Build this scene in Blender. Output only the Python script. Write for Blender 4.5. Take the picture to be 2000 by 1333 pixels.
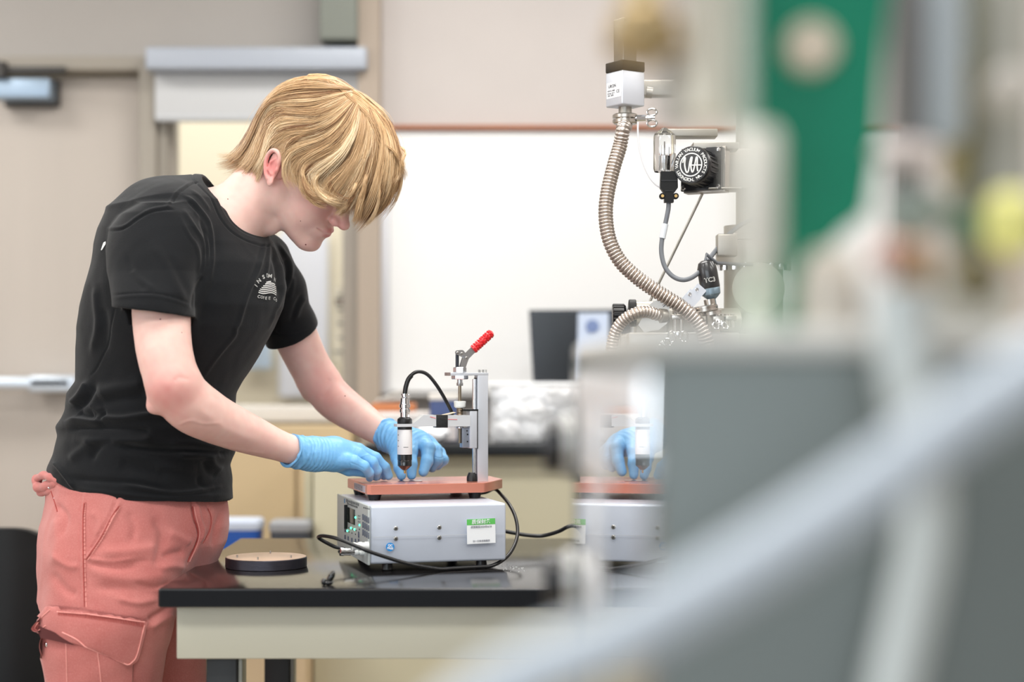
import bpy, math, random, numpy as np
from mathutils import Vector, Matrix, noise as mnoise
from mathutils.bvhtree import BVHTree
R = math.radians; PI = math.pi
for o in list(bpy.data.objects): bpy.data.objects.remove(o)
SC = bpy.context.scene; COL = SC.collection
# ---------------------------------------------------------------- camera
FPX, HOR, CZ = 3300.0, 727.0, 1.235          # focal length (px at 2000 wide), horizon row, eye height
FOCUS = 2.95
cd = bpy.data.cameras.new('camera'); cam = bpy.data.objects.new('camera', cd); COL.objects.link(cam)
cam.location = (0, 0, CZ); cam.rotation_euler = (R(90), 0, 0)
cd.sensor_width = 36; cd.lens = FPX*36/2000; cd.shift_y = (HOR-666.5)/2000
cd.clip_start = .05; cd.clip_end = 60
cd.dof.use_dof = True; cd.dof.focus_distance = FOCUS; cd.dof.aperture_fstop = 1.65
SC.camera = cam
# ---------------------------------------------------------------- world, lights, exposure
SC.view_settings.view_transform = 'Standard'; SC.view_settings.look = 'None'
SC.view_settings.gamma = 1; SC.view_settings.exposure = -0.5; SC.view_settings.use_curve_mapping = False
w = bpy.data.worlds.new('world'); SC.world = w; w.use_nodes = True
w.node_tree.nodes['Background'].inputs[0].default_value = (.85, .92, 1, 1)
w.node_tree.nodes['Background'].inputs[1].default_value = .6
def area(name, loc, target, sx, sy, power, col=(1, 1, 1)):
    l = bpy.data.lights.new(name, 'AREA'); l.shape = 'RECTANGLE'; l.size = sx; l.size_y = sy
    l.energy = power; l.color = col
    o = bpy.data.objects.new(name, l); COL.objects.link(o); o.location = loc
    d = Vector(target)-Vector(loc); o.rotation_euler = d.to_track_quat('-Z', 'Y').to_euler()
    return o
LAMPS = [(-2.4, .9), (0, .9), (2.4, .9), (-2.4, 2.5), (0, 2.4), (2.4, 2.4), (-2.4, 4.0), (0, 3.9), (2.4, 4.0)]
for lx, ly in LAMPS:
    area('ceiling_lamp_light', (lx, ly, 2.86), (lx, ly, 0), 1.15, .55, 34, (1, .985, .96))
area('window_daylight', (-1.2, -2.3, 1.75), (-.6, 3, 1.15), 3.6, 1.5, 95, (.86, .93, 1))
area('window_daylight', (-3.75, .9, 1.75), (0, 2.6, 1.2), 2.2, 1.4, 42, (.9, .95, 1))
# ---------------------------------------------------------------- helpers
def P(px, py, Y):                               # a point of the place, from where it shows and how far off it stands
    return Vector(((px-1000)*Y/FPX, Y, CZ-(py-HOR)*Y/FPX))
def S(px, Y): return px*Y/FPX                   # a length
def lin(c):
    return tuple((v/255/12.92 if v/255 <= .04045 else ((v/255+.055)/1.055)**2.4) for v in c)
MATS = {}
def mat(name, rgb, rough=.5, metal=0., bump=0., bscale=60., var=0., vscale=6., spec=.5, coat=0., trans=0., emit=0., sss=0., stretch=None, detail=4):
    if name in MATS: return MATS[name]
    m = bpy.data.materials.new(name); m.use_nodes = True; nt = m.node_tree; b = nt.nodes['Principled BSDF']
    c = lin(rgb); b.inputs['Base Color'].default_value = (*c, 1); b.inputs['Roughness'].default_value = rough
    b.inputs['Metallic'].default_value = metal; b.inputs['Specular IOR Level'].default_value = spec
    if coat: b.inputs['Coat Weight'].default_value = coat; b.inputs['Coat Roughness'].default_value = .08
    if trans: b.inputs['Transmission Weight'].default_value = trans; b.inputs['IOR'].default_value = 1.45
    if emit: b.inputs['Emission Color'].default_value = (*c, 1); b.inputs['Emission Strength'].default_value = emit
    if sss:
        b.inputs['Subsurface Weight'].default_value = sss; b.inputs['Subsurface Radius'].default_value = (1, .35, .2); b.inputs['Subsurface Scale'].default_value = .006
    tc = nt.nodes.new('ShaderNodeTexCoord'); mp = nt.nodes.new('ShaderNodeMapping'); nt.links.new(tc.outputs['Object'], mp.inputs[0])
    if stretch: mp.inputs['Scale'].default_value = stretch
    if var:
        n = nt.nodes.new('ShaderNodeTexNoise'); n.inputs['Scale'].default_value = vscale; n.inputs['Detail'].default_value = detail
        nt.links.new(mp.outputs[0], n.inputs['Vector'])
        r = nt.nodes.new('ShaderNodeMapRange'); r.inputs[1].default_value = .3; r.inputs[2].default_value = .7
        r.inputs[3].default_value = 1-var; r.inputs[4].default_value = 1+var
        nt.links.new(n.outputs[0], r.inputs[0])
        x = nt.nodes.new('ShaderNodeVectorMath'); x.operation = 'SCALE'; x.inputs[0].default_value = c
        nt.links.new(r.outputs[0], x.inputs['Scale']); nt.links.new(x.outputs[0], b.inputs['Base Color'])
    if bump:
        n = nt.nodes.new('ShaderNodeTexNoise'); n.inputs['Scale'].default_value = bscale; n.inputs['Detail'].default_value = detail
        nt.links.new(mp.outputs[0], n.inputs['Vector'])
        bp = nt.nodes.new('ShaderNodeBump'); bp.inputs['Strength'].default_value = min(1, bump); bp.inputs['Distance'].default_value = .001*max(1, bump)
        nt.links.new(n.outputs[0], bp.inputs['Height']); nt.links.new(bp.outputs[0], b.inputs['Normal'])
    MATS[name] = m; return m
class MB:
    """collects shapes, then links them as ONE mesh object"""
    def __init__(s): s.v = []; s.f = []; s.m = Matrix.Identity(4)
    def add(s, vs, fs):
        k = len(s.v); s.v += [s.m @ Vector(p) for p in vs]; s.f += [tuple(i+k for i in f) for f in fs]; return s
    def box(s, c, d, rot=None, bev=0.):
        c = Vector(c); hx, hy, hz = d[0]/2, d[1]/2, d[2]/2; rot = rot or Matrix.Identity(3)
        b = min(bev, hx*.95, hy*.95, hz*.95)
        if b <= 0:
            vs = [c+rot @ Vector((x*hx, y*hy, z*hz)) for x in (-1, 1) for y in (-1, 1) for z in (-1, 1)]
            return s.add(vs, [(0, 1, 3, 2), (4, 6, 7, 5), (0, 4, 5, 1), (2, 3, 7, 6), (0, 2, 6, 4), (1, 5, 7, 3)])
        import bmesh
        bm = bmesh.new(); bmesh.ops.create_cube(bm, size=1)
        bmesh.ops.scale(bm, vec=(2*hx, 2*hy, 2*hz), verts=bm.verts)
        bmesh.ops.bevel(bm, geom=list(bm.edges), offset=b, segments=3, profile=.5, affect='EDGES')
        bm.verts.index_update(); vs = [c+rot @ v.co for v in bm.verts]; fs = [tuple(v.index for v in f.verts) for f in bm.faces]
        bm.free(); return s.add(vs, fs)
    def lathe(s, prof, origin=(0, 0, 0), axis=(0, 0, 1), n=32, caps=True, shape=None):
        # prof: list of (radius, height along the axis); shape(angle) scales the radius
        q = Vector((0, 0, 1)).rotation_difference(Vector(axis).normalized()).to_matrix(); o = Vector(origin)
        vs = []; fs = []
        for r, h in prof:
            for i in range(n):
                a = 2*PI*i/n; k = shape(a) if shape else 1
                vs.append(o+q @ Vector((r*k*math.cos(a), r*k*math.sin(a), h)))
        for j in range(len(prof)-1):
            for i in range(n):
                a, b = j*n+i, j*n+(i+1) % n; fs.append((a, b, b+n, a+n))
        if caps:
            if prof[0][0] > 1e-6: fs.append(tuple(range(n-1, -1, -1)))
            if prof[-1][0] > 1e-6: fs.append(tuple((len(prof)-1)*n+i for i in range(n)))
        return s.add(vs, fs)
    def cyl(s, a, b, r, r2=None, n=24, bev=0.):
        a, b = Vector(a), Vector(b); L = (b-a).length; r2 = r if r2 is None else r2
        if bev: pr = [(r-bev, 0), (r, bev), (r2, L-bev), (r2-bev, L)]
        else: pr = [(r, 0), (r2, L)]
        return s.lathe(pr, a, b-a, n)
    def hexa(s, a, b, r): return s.cyl(a, b, r, n=6)
    def tube(s, pts, r, n=12, rf=None, caps=True):
        pts = [Vector(p) for p in pts]; N = len(pts); vs = []; fs = []
        t0 = (pts[1]-pts[0]).normalized(); up = Vector((0, 1, 0)) if abs(t0.y) < .9 else Vector((1, 0, 0))
        nrm = (up-t0*up.dot(t0)).normalized()
        for i in range(N):
            t = (pts[min(i+1, N-1)]-pts[max(i-1, 0)]).normalized()
            nrm = (nrm-t*nrm.dot(t)).normalized(); bi = t.cross(nrm); rr = rf(i) if rf else r
            for k in range(n):
                a = 2*PI*k/n; vs.append(pts[i]+nrm*rr*math.cos(a)+bi*rr*math.sin(a))
        for j in range(N-1):
            for i in range(n):
                a, b = j*n+i, j*n+(i+1) % n; fs.append((a, b, b+n, a+n))
        if caps: fs.append(tuple(range(n-1, -1, -1))); fs.append(tuple((N-1)*n+i for i in range(n)))
        return s.add(vs, fs)
    def prism(s, poly, M, h):                   # poly in the local xy plane of M, extruded along local z by h
        n = len(poly); vs = [M @ Vector((x, y, 0)) for x, y in poly]+[M @ Vector((x, y, h)) for x, y in poly]
        fs = [tuple(range(n-1, -1, -1)), tuple(range(n, 2*n))]+[(i, (i+1) % n, (i+1) % n+n, i+n) for i in range(n)]
        return s.add(vs, fs)
    def grid(s, fn, nu, nv):
        vs = [fn(i/nu, j/nv) for j in range(nv+1) for i in range(nu+1)]; W = nu+1
        return s.add(vs, [(j*W+i, j*W+i+1, (j+1)*W+i+1, (j+1)*W+i) for j in range(nv) for i in range(nu)])
    def sphere(s, c, r, n=16, sc=(1, 1, 1)):
        c = Vector(c); m = n//2; vs = []; fs = []
        for j in range(m+1):
            th = PI*j/m
            for i in range(n):
                a = 2*PI*i/n; vs.append(c+Vector((r*sc[0]*math.sin(th)*math.cos(a), r*sc[1]*math.sin(th)*math.sin(a), r*sc[2]*math.cos(th))))
        for j in range(m):
            for i in range(n):
                a, b = j*n+i, j*n+(i+1) % n; fs.append((a, a+n, b+n, b))
        return s.add(vs, fs)
    def build(s, name, m, parent=None, local=False, smooth=35, **props):
        me = bpy.data.meshes.new(name); vs = s.v
        if parent is not None and not local:
            inv = wmat(parent).inverted(); vs = [inv @ v for v in vs]
        me.from_pydata([tuple(v) for v in vs], [], s.f); me.validate()
        if smooth:
            me.polygons.foreach_set('use_smooth', [True]*len(me.polygons)); me.set_sharp_from_angle(angle=R(smooth))
        import bmesh
        bm = bmesh.new(); bm.from_mesh(me); bmesh.ops.recalc_face_normals(bm, faces=bm.faces); bm.to_mesh(me); bm.free()
        o = bpy.data.objects.new(name, me); COL.objects.link(o); me.materials.append(m)
        if parent is not None: o.parent = parent
        for k, v in props.items(): o[k] = v
        return o
def wmat(o):
    M = Matrix.LocRotScale(o.location, o.rotation_euler, o.scale)
    return wmat(o.parent) @ o.matrix_parent_inverse @ M if o.parent else M
def thing(name, label, cat, loc=(0, 0, 0), rotz=0., group=None):
    o = bpy.data.objects.new(name, None); COL.objects.link(o); o.empty_display_size = .05
    o.location = loc; o.rotation_euler = (0, 0, rotz); o['label'] = label; o['category'] = cat
    if group: o['group'] = group
    return o
def tag(o, label, cat, group=None, kind=None):
    o['label'] = label; o['category'] = cat
    if group: o['group'] = group
    if kind: o['kind'] = kind
    return o
def struct(name, mb, m, **k):
    o = mb.build(name, m, **k); o['kind'] = 'structure'; o['label'] = k.get('label', name.replace('_', ' ')); return o
def dup(root, loc, rotz=None, label=None):
    r = root.copy(); COL.objects.link(r); r.location = loc
    if rotz is not None: r.rotation_euler = (0, 0, rotz)
    if label: r['label'] = label
    for ch in list(root.children):
        c = ch.copy(); COL.objects.link(c); c.parent = r
    return r
def spline(pts, n=12):                          # Catmull-Rom through the points
    pts = [Vector(p) for p in pts]; q = [pts[0]*2-pts[1]]+pts+[pts[-1]*2-pts[-2]]; out = []
    for i in range(1, len(q)-2):
        a, b, c, d = q[i-1:i+3]
        for k in range(n):
            t = k/n; out.append(.5*((2*b)+(c-a)*t+(2*a-5*b+4*c-d)*t*t+(3*b-a-3*c+d)*t**3))
    out.append(pts[-1]); return out
def text_mb(txt, size, M, depth=.0004, align='CENTER', mb=None, bold=0.):
    """letters as geometry: M maps the text plane (x right, y up, z out) into the place"""
    cu = bpy.data.curves.new('t', 'FONT'); cu.body = txt; cu.size = size; cu.align_x = align; cu.align_y = 'CENTER'
    cu.resolution_u = 3; cu.offset = bold; cu.extrude = depth/2
    o = bpy.data.objects.new('t', cu); COL.objects.link(o); dg = bpy.context.evaluated_depsgraph_get()
    me = o.evaluated_get(dg).to_mesh(); mb = mb or MB()
    mb.add([M @ (v.co+Vector((0, 0, depth/2))) for v in me.vertices], [tuple(p.vertices) for p in me.polygons])
    o.evaluated_get(dg).to_mesh_clear(); bpy.data.objects.remove(o); bpy.data.curves.remove(cu); return mb
def frame(o, x, y):                             # matrix from origin and the x and y axes
    x = Vector(x).normalized(); y = Vector(y); y = (y-x*x.dot(y)).normalized(); z = x.cross(y)
    M = Matrix((x, y, z)).transposed().to_4x4(); M.translation = Vector(o); return M
# ================================================================ the room
M_wall = mat('wall_paint', (193, 186, 182), .85, var=.015, bump=.15, bscale=300)
M_wall_l = mat('wall_paint_bay', (168, 163, 158), .85, var=.015, bump=.15, bscale=300)
M_ceil = mat('ceiling_tile', (225, 224, 220), .9, bump=.3, bscale=200)
M_floor = mat('vinyl_floor', (160, 150, 136), .35, var=.06, vscale=3)
M_cream = mat('cream_paint', (238, 230, 208), .8)
M_frame = mat('frame_paint', (150, 143, 132), .55)
M_door = mat('door_laminate', (182, 173, 164), .6, var=.03, vscale=2, stretch=(4, 4, .5))
M_dark = mat('black_plastic', (20, 21, 22), .5, bump=.2, bscale=500, spec=.3)
M_alu = mat('anodised_aluminium', (212, 216, 224), .38, .4, bump=.08, bscale=900)
M_steel = mat('brushed_steel', (178, 176, 172), .3, .95)
M_chrome = mat('chrome', (225, 226, 228), .12, 1.)
WY = 5.0
def wpx(x): return (x-1000)*WY/FPX
def wpz(y): return CZ-(y-HOR)*WY/FPX
struct('floor', MB().box((0, 1.9, -.05), (8.4, 9.2, .1)), M_floor)
struct('ceiling', MB().box((0, 1.9, 2.95), (8.4, 9.2, .1)), M_ceil)
struct('wall_left', MB().box((-4.05, 1.25, 1.45), (.1, 7.7, 2.9)), M_wall)
struct('wall_right', MB().box((4.05, 1.25, 1.45), (.1, 7.7, 2.9)), M_wall)
b = MB()                                        # wall behind the camera, around its daylight window
b.box((0, -2.5, .45), (8, .1, .9)); b.box((0, -2.5, 2.75), (8, .1, .3)); b.box((-3.55, -2.5, 1.75), (.9, .1, 1.7)); b.box((2.4, -2.5, 1.75), (3.2, .1, 1.7))
struct('wall_front', b, M_wall)
b = MB()                                        # far wall: right of the pier, above door and window
x0, x1 = wpx(745), 4.0
b.box(((x0+x1)/2, WY+.06, 1.45), (x1-x0, .12, 2.9))
struct('wall_back', b, M_wall)
b = MB(); zt = wpz(112)
b.box(((-4+x0)/2, WY+.12, (zt+2.9)/2), (x0+4, .12, 2.9-zt))
b.box(((-4+wpx(-330))/2, WY+.12, zt/2), (wpx(-330)+4, .12, zt))
b.box(((wpx(318)+wpx(700))/2, WY+.12, wpz(815)/2), (wpx(700)-wpx(300), .12, wpz(815)))
struct('wall_back_bay', b, M_wall_l)
# pier between the glazing and the board wall
b = MB().box(((wpx(703)+x0)/2, WY+.03, 1.45), (x0-wpx(703), .2, 2.9))
struct('trim_1', b, mat('pier_paint', (166, 152, 138), .7))
# door with its frame, closer and push bar
b = MB(); fx = wpx(292); xl = wpx(-320)
b.box(((xl+fx)/2, WY+.06, wpz(126)), (fx-xl, .16, wpz(112)-wpz(140)), bev=.006)
b.box((fx, WY+.06, wpz(126)/2), (.05, .18, wpz(126)), bev=.006); b.box((xl, WY+.06, wpz(126)/2), (.05, .16, wpz(126)), bev=.006)
b.box(((wpx(292)+wpx(318))/2+.01, WY+.06, wpz(140)/2), (.045, .13, wpz(140)), bev=.004)
struct('trim_2', b, M_frame)
d1 = thing('door_1', 'beige laminate door with push bar at the left of the far wall', 'door', ((xl+fx)/2, WY+.05, 0)); d1['kind'] = 'structure'
MB().box(((xl+fx)/2, WY+.07, wpz(140)/2), (fx-xl-.06, .045, wpz(140)-.02), bev=.003).build('door_leaf', M_door, d1)
b = MB().box((wpx(50), WY-.01, wpz(177)), (wpx(105)-wpx(-5), .07, wpz(157)-wpz(198)), bev=.008)
b.build('closer_body', mat('closer_silver', (150, 168, 186), .4, .6), d1)
b = MB().box((wpx(66), WY-.04, wpz(142)), (wpx(136)-wpx(-4), .02, .02), bev=.004); b.cyl((wpx(10), WY-.05, wpz(158)), (wpx(10), WY-.05, wpz(128)), .022)
b.box((wpx(58), WY+.03, wpz(180)), (wpx(112)-wpx(4), .02, wpz(152)-wpz(204)), bev=.004)
b.build('closer_arm', mat('dark_bronze', (70, 68, 66), .5, .5), d1)
b = MB().box((wpx(-70), WY-.03, wpz(748)), (wpx(150)-wpx(-290), .05, .035), bev=.01); b.box((wpx(110), WY-.01, wpz(750)), (.14, .09, .05), bev=.01)
b.build('push_bar', mat('push_bar_silver', (205, 214, 224), .3, .5), d1)
# interior window: frame, pane, blind; the cream corridor beyond it
b = MB(); wl, wr, wb, wt = wpx(318), wpx(703), wpz(815), wpz(112)
b.box(((wl+wr)/2, WY+.04, wb+.01), (wr-wl, .16, wpz(783)-wpz(815)), bev=.005)
struct('window_sill', b, mat('sill_paint', (206, 202, 196), .5))
b = MB(); b.box((wl, WY+.08, (wb+wt)/2), (.045, .1, wt-wb), bev=.004); b.box((wr-.02, WY+.08, (wb+wt)/2), (.07, .1, wt-wb), bev=.004)
b.box(((wl+wr)/2, WY+.08, wt-.02), (wr-wl, .1, .045), bev=.004)
struct('trim_3', b, mat('window_frame_paint', (160, 152, 142), .5))
b = MB().box(((wl+wr)/2, WY+.1, (wb+wt)/2), (wr-wl, .006, wt-wb))
g = mat('window_glass', (255, 255, 255), .0, trans=1.); g.node_tree.nodes['Principled BSDF'].inputs['IOR'].default_value = 1.05
struct('window_1', b, g)
b = MB().box((0, 6.9, 1.45), (8, .1, 2.9)); b.box((-4, 6, 1.45), (.1, 1.8, 2.9)); b.box((4, 6, 1.45), (.1, 1.8, 2.9)); struct('wall_corridor', b, M_cream)
area('corridor_lamp_light', (-1, 6.0, 2.86), (-1, 6.0, 0), 2.6, .6, 58, (1, .98, .94))
bl = thing('roller_blind', 'grey roller blind rolled nearly up in its long cassette', 'blind', (wpx(510), WY-.06, wpz(125)))
MB().box((wpx(510), WY-.05, wpz(126)), (wpx(722)-wpx(298), .11, wpz(104)-wpz(148)), bev=.008).build('cassette', mat('blind_cassette', (166, 172, 182), .5, .2), bl)
MB().box((wpx(510), WY-.04, wpz(192)), (wpx(714)-wpx(311), .008, wpz(148)-wpz(236)), bev=.002).build('fabric', mat('blind_fabric', (196, 197, 198), .9), bl)
MB().cyl((wpx(311), WY-.04, wpz(236)), (wpx(714), WY-.04, wpz(236)), .010).build('bottom_rail', mat('blind_rail', (186, 188, 190), .5), bl)
# things seen through and on the window
def sheet(name, x0, y0, x1, y1, Y, rgb, label, cat, lines=0):
    c = P((x0+x1)/2, (y0+y1)/2, Y); w_, h_ = S(x1-x0, Y), S(y1-y0, Y)
    t = thing(name, label, cat, c)
    MB().grid(lambda u, v: c+Vector(((u-.5)*w_, .004*math.sin(u*5+v*3), (v-.5)*h_)), 10, 10).build('paper', mat('paper_%d_%d_%d' % rgb, rgb, .8), t)
    if lines:
        rnd = random.Random(int(x0))
        for i in range(lines):
            z = c.z+h_*(.38-.76*i/max(1, lines-1)); MB().box((c.x-rnd.random()*w_*.1, Y-.008, z), (w_*(.5+.3*rnd.random()), .001, h_*.025)).build('printed_line', mat('print_grey', (90, 95, 100), .8), t)
    return t
sheet('wall_poster', 545, 450, 640, 775, 6.82, (236, 240, 250), 'tall white notice hanging in the corridor beyond the glass', 'poster')
sheet('notice_sheet', 478, 640, 530, 720, 6.8, (196, 216, 236), 'small pale blue notice beyond the glass, left of the tall one', 'notice')
sheet('window_sign', 651, 560, 700, 705, WY+.09, (214, 208, 190), 'beige printed sign taped to the right end of the window', 'sign', 5)
b = MB().box(P(676, 590, WY+.05), (S(44, 5), .004, S(14, 5))); tag(b.build('sign_strip', mat('strip_grey', (120, 112, 104), .7)), 'grey strip sign above the printing at the window end', 'sign')
# low tan wall cabinet under the window, with two bins before it
b = MB().box((wpx(520), WY-.02, wpz(815)/2-.02), (wpx(700)-wpx(330), .12, wpz(815)))
lc = thing('base_cabinet', 'tan wood base cabinet under the window sill', 'cabinet', (wpx(520), WY-.1, 0))
MB().box((wpx(520), WY-.12, wpz(828)/2), (wpx(690)-wpx(330), .2, wpz(828)), bev=.004).build('body', mat('tan_laminate', (186, 164, 128), .6, var=.05, vscale=2, stretch=(1, 1, .3)), lc)
for i, (a, c) in enumerate(((335, 596), (602, 686))):
    MB().box((wpx((a+c)/2), WY-.23, wpz(828)/2), (wpx(c)-wpx(a), .018, wpz(840)-.1), bev=.003).build('door', mat('tan_laminate', (0, 0, 0)), lc)
def bin_(cx, w, ytop, rgb, lid, label, Y):
    t = thing('waste_bin', label, 'bin', (P(cx, 0, Y).x, Y, 0)); x = P(cx, 0, Y).x; z = P(0, ytop, Y).z; r = S(w/2, Y)
    sq = lambda a: 1/(abs(math.cos(a))**6+abs(math.sin(a))**6)**(1/6)
    MB().lathe([(r*.8, .671), (r*.84, .678), (r*.95, z-.03), (r*.97, z-.022)], (x, Y, 0), n=48, shape=sq).build('tub', mat('bin_%d' % rgb[2], rgb, .5), t)
    MB().lathe([(r*.98, z-.026), (r*1.02, z-.02), (r*1.0, z-.006), (r*.9, z)], (x, Y, 0), n=48, shape=sq).build('lid', mat('lid_%d' % lid[2], lid, .5), t)
ls = thing('low_bench', 'low tan bench carrying two waste bins behind the lab table', 'bench', (P(520, 0, 4.3).x, 4.3, 0))
bzx0, bzx1 = P(420, 0, 4.1).x, P(604, 0, 4.1).x; M_tanp = mat('tan_panel', (196, 172, 138), .6)
MB().box(((bzx0+bzx1)/2, 4.3, .655), (bzx1-bzx0, .44, .03), bev=.003).build('bench_top', M_tanp, ls)
MB().box(((bzx0+bzx1)/2, 4.12, .32), (bzx1-bzx0-.02, .02, .64), bev=.002).build('front_panel', M_tanp, ls)
for x in (bzx0+.02, bzx1-.02): MB().box((x, 4.31, .32), (.02, .38, .64), bev=.002).build('side_panel', M_tanp, ls)
bin_(472, 82, 1013, (32, 84, 170), (196, 206, 224), 'blue recycling bin with a pale lid behind the lab table', 4.25)
bin_(570, 82, 1016, (66, 70, 78), (150, 152, 156), 'dark grey bin with a light grey lid behind the lab table', 4.25)
# projector-screen box hung high on the pier, whiteboard with wooden top rail
b = MB().box((wpx(668), WY-.04, wpz(0)), (wpx(704)-wpx(632), .14, wpz(-90)-wpz(92)), bev=.006)
tag(b.build('wall_speaker', mat('speaker_grey', (124, 128, 120), .7, bump=.5, bscale=900)), 'grey green box speaker high on the wall above the blind', 'speaker')
wbx0, wbx1, wbz0, wbz1 = wpx(762), wpx(1760), wpz(764), wpz(258)
wb_ = thing('whiteboard', 'wide whiteboard with a brown wooden top rail on the far wall', 'whiteboard', ((wbx0+wbx1)/2, WY-.02, wbz0))
MB().box(((wbx0+wbx1)/2, WY-.01, (wbz0+wbz1)/2), (wbx1-wbx0, .02, wbz1-wbz0)).build('board', mat('whiteboard_enamel', (232, 232, 231), .35), wb_)
MB().box(((wbx0+wbx1)/2, WY-.02, wpz(252)), (wbx1-wbx0+.03, .035, .014), bev=.003).build('top_rail', mat('oak_rail', (156, 92, 54), .5, var=.1, vscale=20, stretch=(.2, 3, 3)), wb_)
b = MB().box((wpx(753), WY-.015, (wbz0+wbz1)/2), (.026, .03, wbz1-wbz0+.02), bev=.003); b.build('side_trim', mat('board_trim', (216, 216, 220), .35, .3), wb_)
b = MB().box(((wbx0+wbx1)/2, WY-.05, wbz0-.012), (wbx1-wbx0, .09, .014), bev=.003); b.build('pen_tray', mat('tray_grey', (176, 174, 172), .4, .6), wb_)
# ---- ceiling lamps (fixtures around the lights)
lt = thing('ceiling_light', 'recessed rectangular ceiling light', 'ceiling light', (*LAMPS[0], 2.9), group='ceiling lights')
b = MB()
for sx in (-1, 1): b.box((LAMPS[0][0]+sx*.6, LAMPS[0][1], 2.885), (.03, .62, .03)); b.box((LAMPS[0][0], LAMPS[0][1]+sx*.3, 2.885), (1.2, .03, .03))
b.build('frame', M_frame, lt)
MB().box((LAMPS[0][0], LAMPS[0][1], 2.895), (1.16, .56, .008)).build('diffuser', mat('diffuser', (255, 250, 240), .5, emit=2.), lt)
for l in LAMPS[1:]: dup(lt, (*l, 2.9))
# ================================================================ far counter and what stands on it
CY = 4.2; cz = P(0, 869, CY).z
xl = P(713, 0, CY).x
ct = thing('far_counter', 'beige lab counter with black top in front of the whiteboard', 'counter', (1., CY+.3, 0))
MB().box(((xl+2.6)/2, CY+.31, cz-.0135), (2.6-xl, .66, .027), bev=.003).build('worktop', mat('black_resin', (20, 24, 27), .4, spec=.4), ct)
xb = P(610, 0, CY+.02).x
M_beige = mat('beige_steel', (196, 190, 164), .5)
MB().box(((xb+2.6)/2, CY+.34, (cz-.027)/2), (2.6-xb, .6, cz-.028), bev=.004).build('carcass', M_beige, ct)
MB().box((P(600, 0, CY+.1).x+0.001, CY+.36, .5*(cz-.03)), (.02, .5, cz-.03)).build('end_panel', M_beige, ct)
# clear plastic tub of bagged parts
def blob_mb(c, r, seed, n=28, amp=.25, sc=(1, 1, 1)):
    b = MB(); b.sphere((0, 0, 0), 1, n); out = []
    for v in b.v:
        d = v.normalized(); k = 1+amp*mnoise.noise(d*2.1+Vector((seed*7.1, seed, 0)))+amp*.5*mnoise.noise(d*5+Vector((seed, 0, 3)))
        out.append(Vector(c)+Vector((d.x*r*sc[0], d.y*r*sc[1], d.z*r*sc[2]))*k)
    b.v = out; return b
M_bag = mat('clear_bag', (246, 248, 252), .25, bump=1.6, bscale=60, spec=.8)
M_tub = mat('clear_tub', (244, 246, 248), .12); M_tub.node_tree.nodes['Principled BSDF'].inputs['Alpha'].default_value = .22
x0, x1 = P(958, 0, CY+.1).x, P(1235, 0, CY+.1).x; z1 = P(0, 752, CY+.1).z
tb = thing('storage_tub', 'clear plastic tub full of bagged white parts on the far counter', 'tub', ((x0+x1)/2, CY+.25, cz))
b = MB()
for (cx, cy, dx, dy) in (((x0+x1)/2, CY+.1, x1-x0, .004), ((x0+x1)/2, CY+.4, x1-x0, .004), (x0, CY+.25, .004, .3), (x1, CY+.25, .004, .3)):
    b.box((cx, cy, (cz+z1)/2+.002), (dx, dy, z1-cz-.004))
b.build('walls', M_tub, tb)
b = MB(); zz = z1
for (cx, cy, dx, dy) in (((x0+x1)/2, CY+.095, x1-x0+.02, .014), ((x0+x1)/2, CY+.405, x1-x0+.02, .014), (x0, CY+.25, .014, .31), (x1, CY+.25, .014, .31)):
    b.box((cx, cy, zz), (dx, dy, .010), bev=.003)
b.build('rim', mat('tub_rim', (236, 238, 240), .3), tb)
rnd = random.Random(4); proto = None
for i in range(14):
    fx_ = i % 5; lay = i//5
    c = (x0+.05+fx_*(x1-x0-.1)/4+rnd.uniform(-.01, .01), CY+.2+rnd.uniform(-.03, .05), cz+.03+lay*.045)
    o = blob_mb(c, .037, i, sc=(1.15, .9, .85)).build('parts_bag', M_bag if i % 3 else mat('white_bag', (236, 236, 238), .35, bump=2, bscale=25))
    tag(o, 'crumpled clear bag of white parts inside the storage tub', 'bag', 'bags in the clear storage tub')
# box of wipes, wood block, stapler-like white tool
o = MB().box((P(868, 0, CY+.16).x, CY+.16, cz+S(44.5, CY)), (S(56, CY), .09, S(88, CY)), bev=.004); t = thing('carton', 'blue and white carton on the far counter behind the stand', 'box', P(868, 868, CY+.16))
o.build('carton_body', mat('navy_card', (66, 82, 128), .6), t)
MB().box(P(868, 776, CY+.16), (S(60, CY), .094, S(14, CY)), bev=.004).build('carton_lid', mat('white_card', (226, 222, 216), .6), t)
MB().box(P(868, 846, CY+.112), (S(50, CY), .002, S(30, CY))).build('carton_label', mat('grey_label', (206, 200, 200), .6), t)
tag(blob_mb(P(845, 848, CY+.05), .03, 33, sc=(1.4, 1, .8)).build('parts_bag', M_bag), 'small crumpled bag lying before the blue carton', 'bag')
tag(MB().box(P(770, 796, CY+.3), (S(90, CY), .09, S(18, CY)), bev=.003).build('wood_block', mat('orange_wood', (186, 116, 72), .5, var=.1, stretch=(1, 6, 6))), 'orange brown wooden block on the stack left of the carton', 'block')
tag(MB().box((P(785, 837, CY+.3).x, CY+.3, cz+S(30, CY)), (S(150, CY), .2, S(59, CY)), bev=.01).build('storage_box', mat('pale_box', (212, 206, 202), .6)), 'pale storage box under the orange brown wooden block', 'box')
b = MB().box(P(766, 772, CY+.28), (S(70, CY), .03, S(7, CY)), Matrix.Rotation(R(-22), 3, 'Y'), .003); b.box(P(770, 780, CY+.28), (S(60, CY), .03, S(6, CY)), Matrix.Rotation(R(-4), 3, 'Y'), .002)
tag(b.build('stapler', mat('pale_tool', (196, 192, 186), .35, .4)), 'grey open stapler on top of the wooden block', 'stapler')
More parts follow.
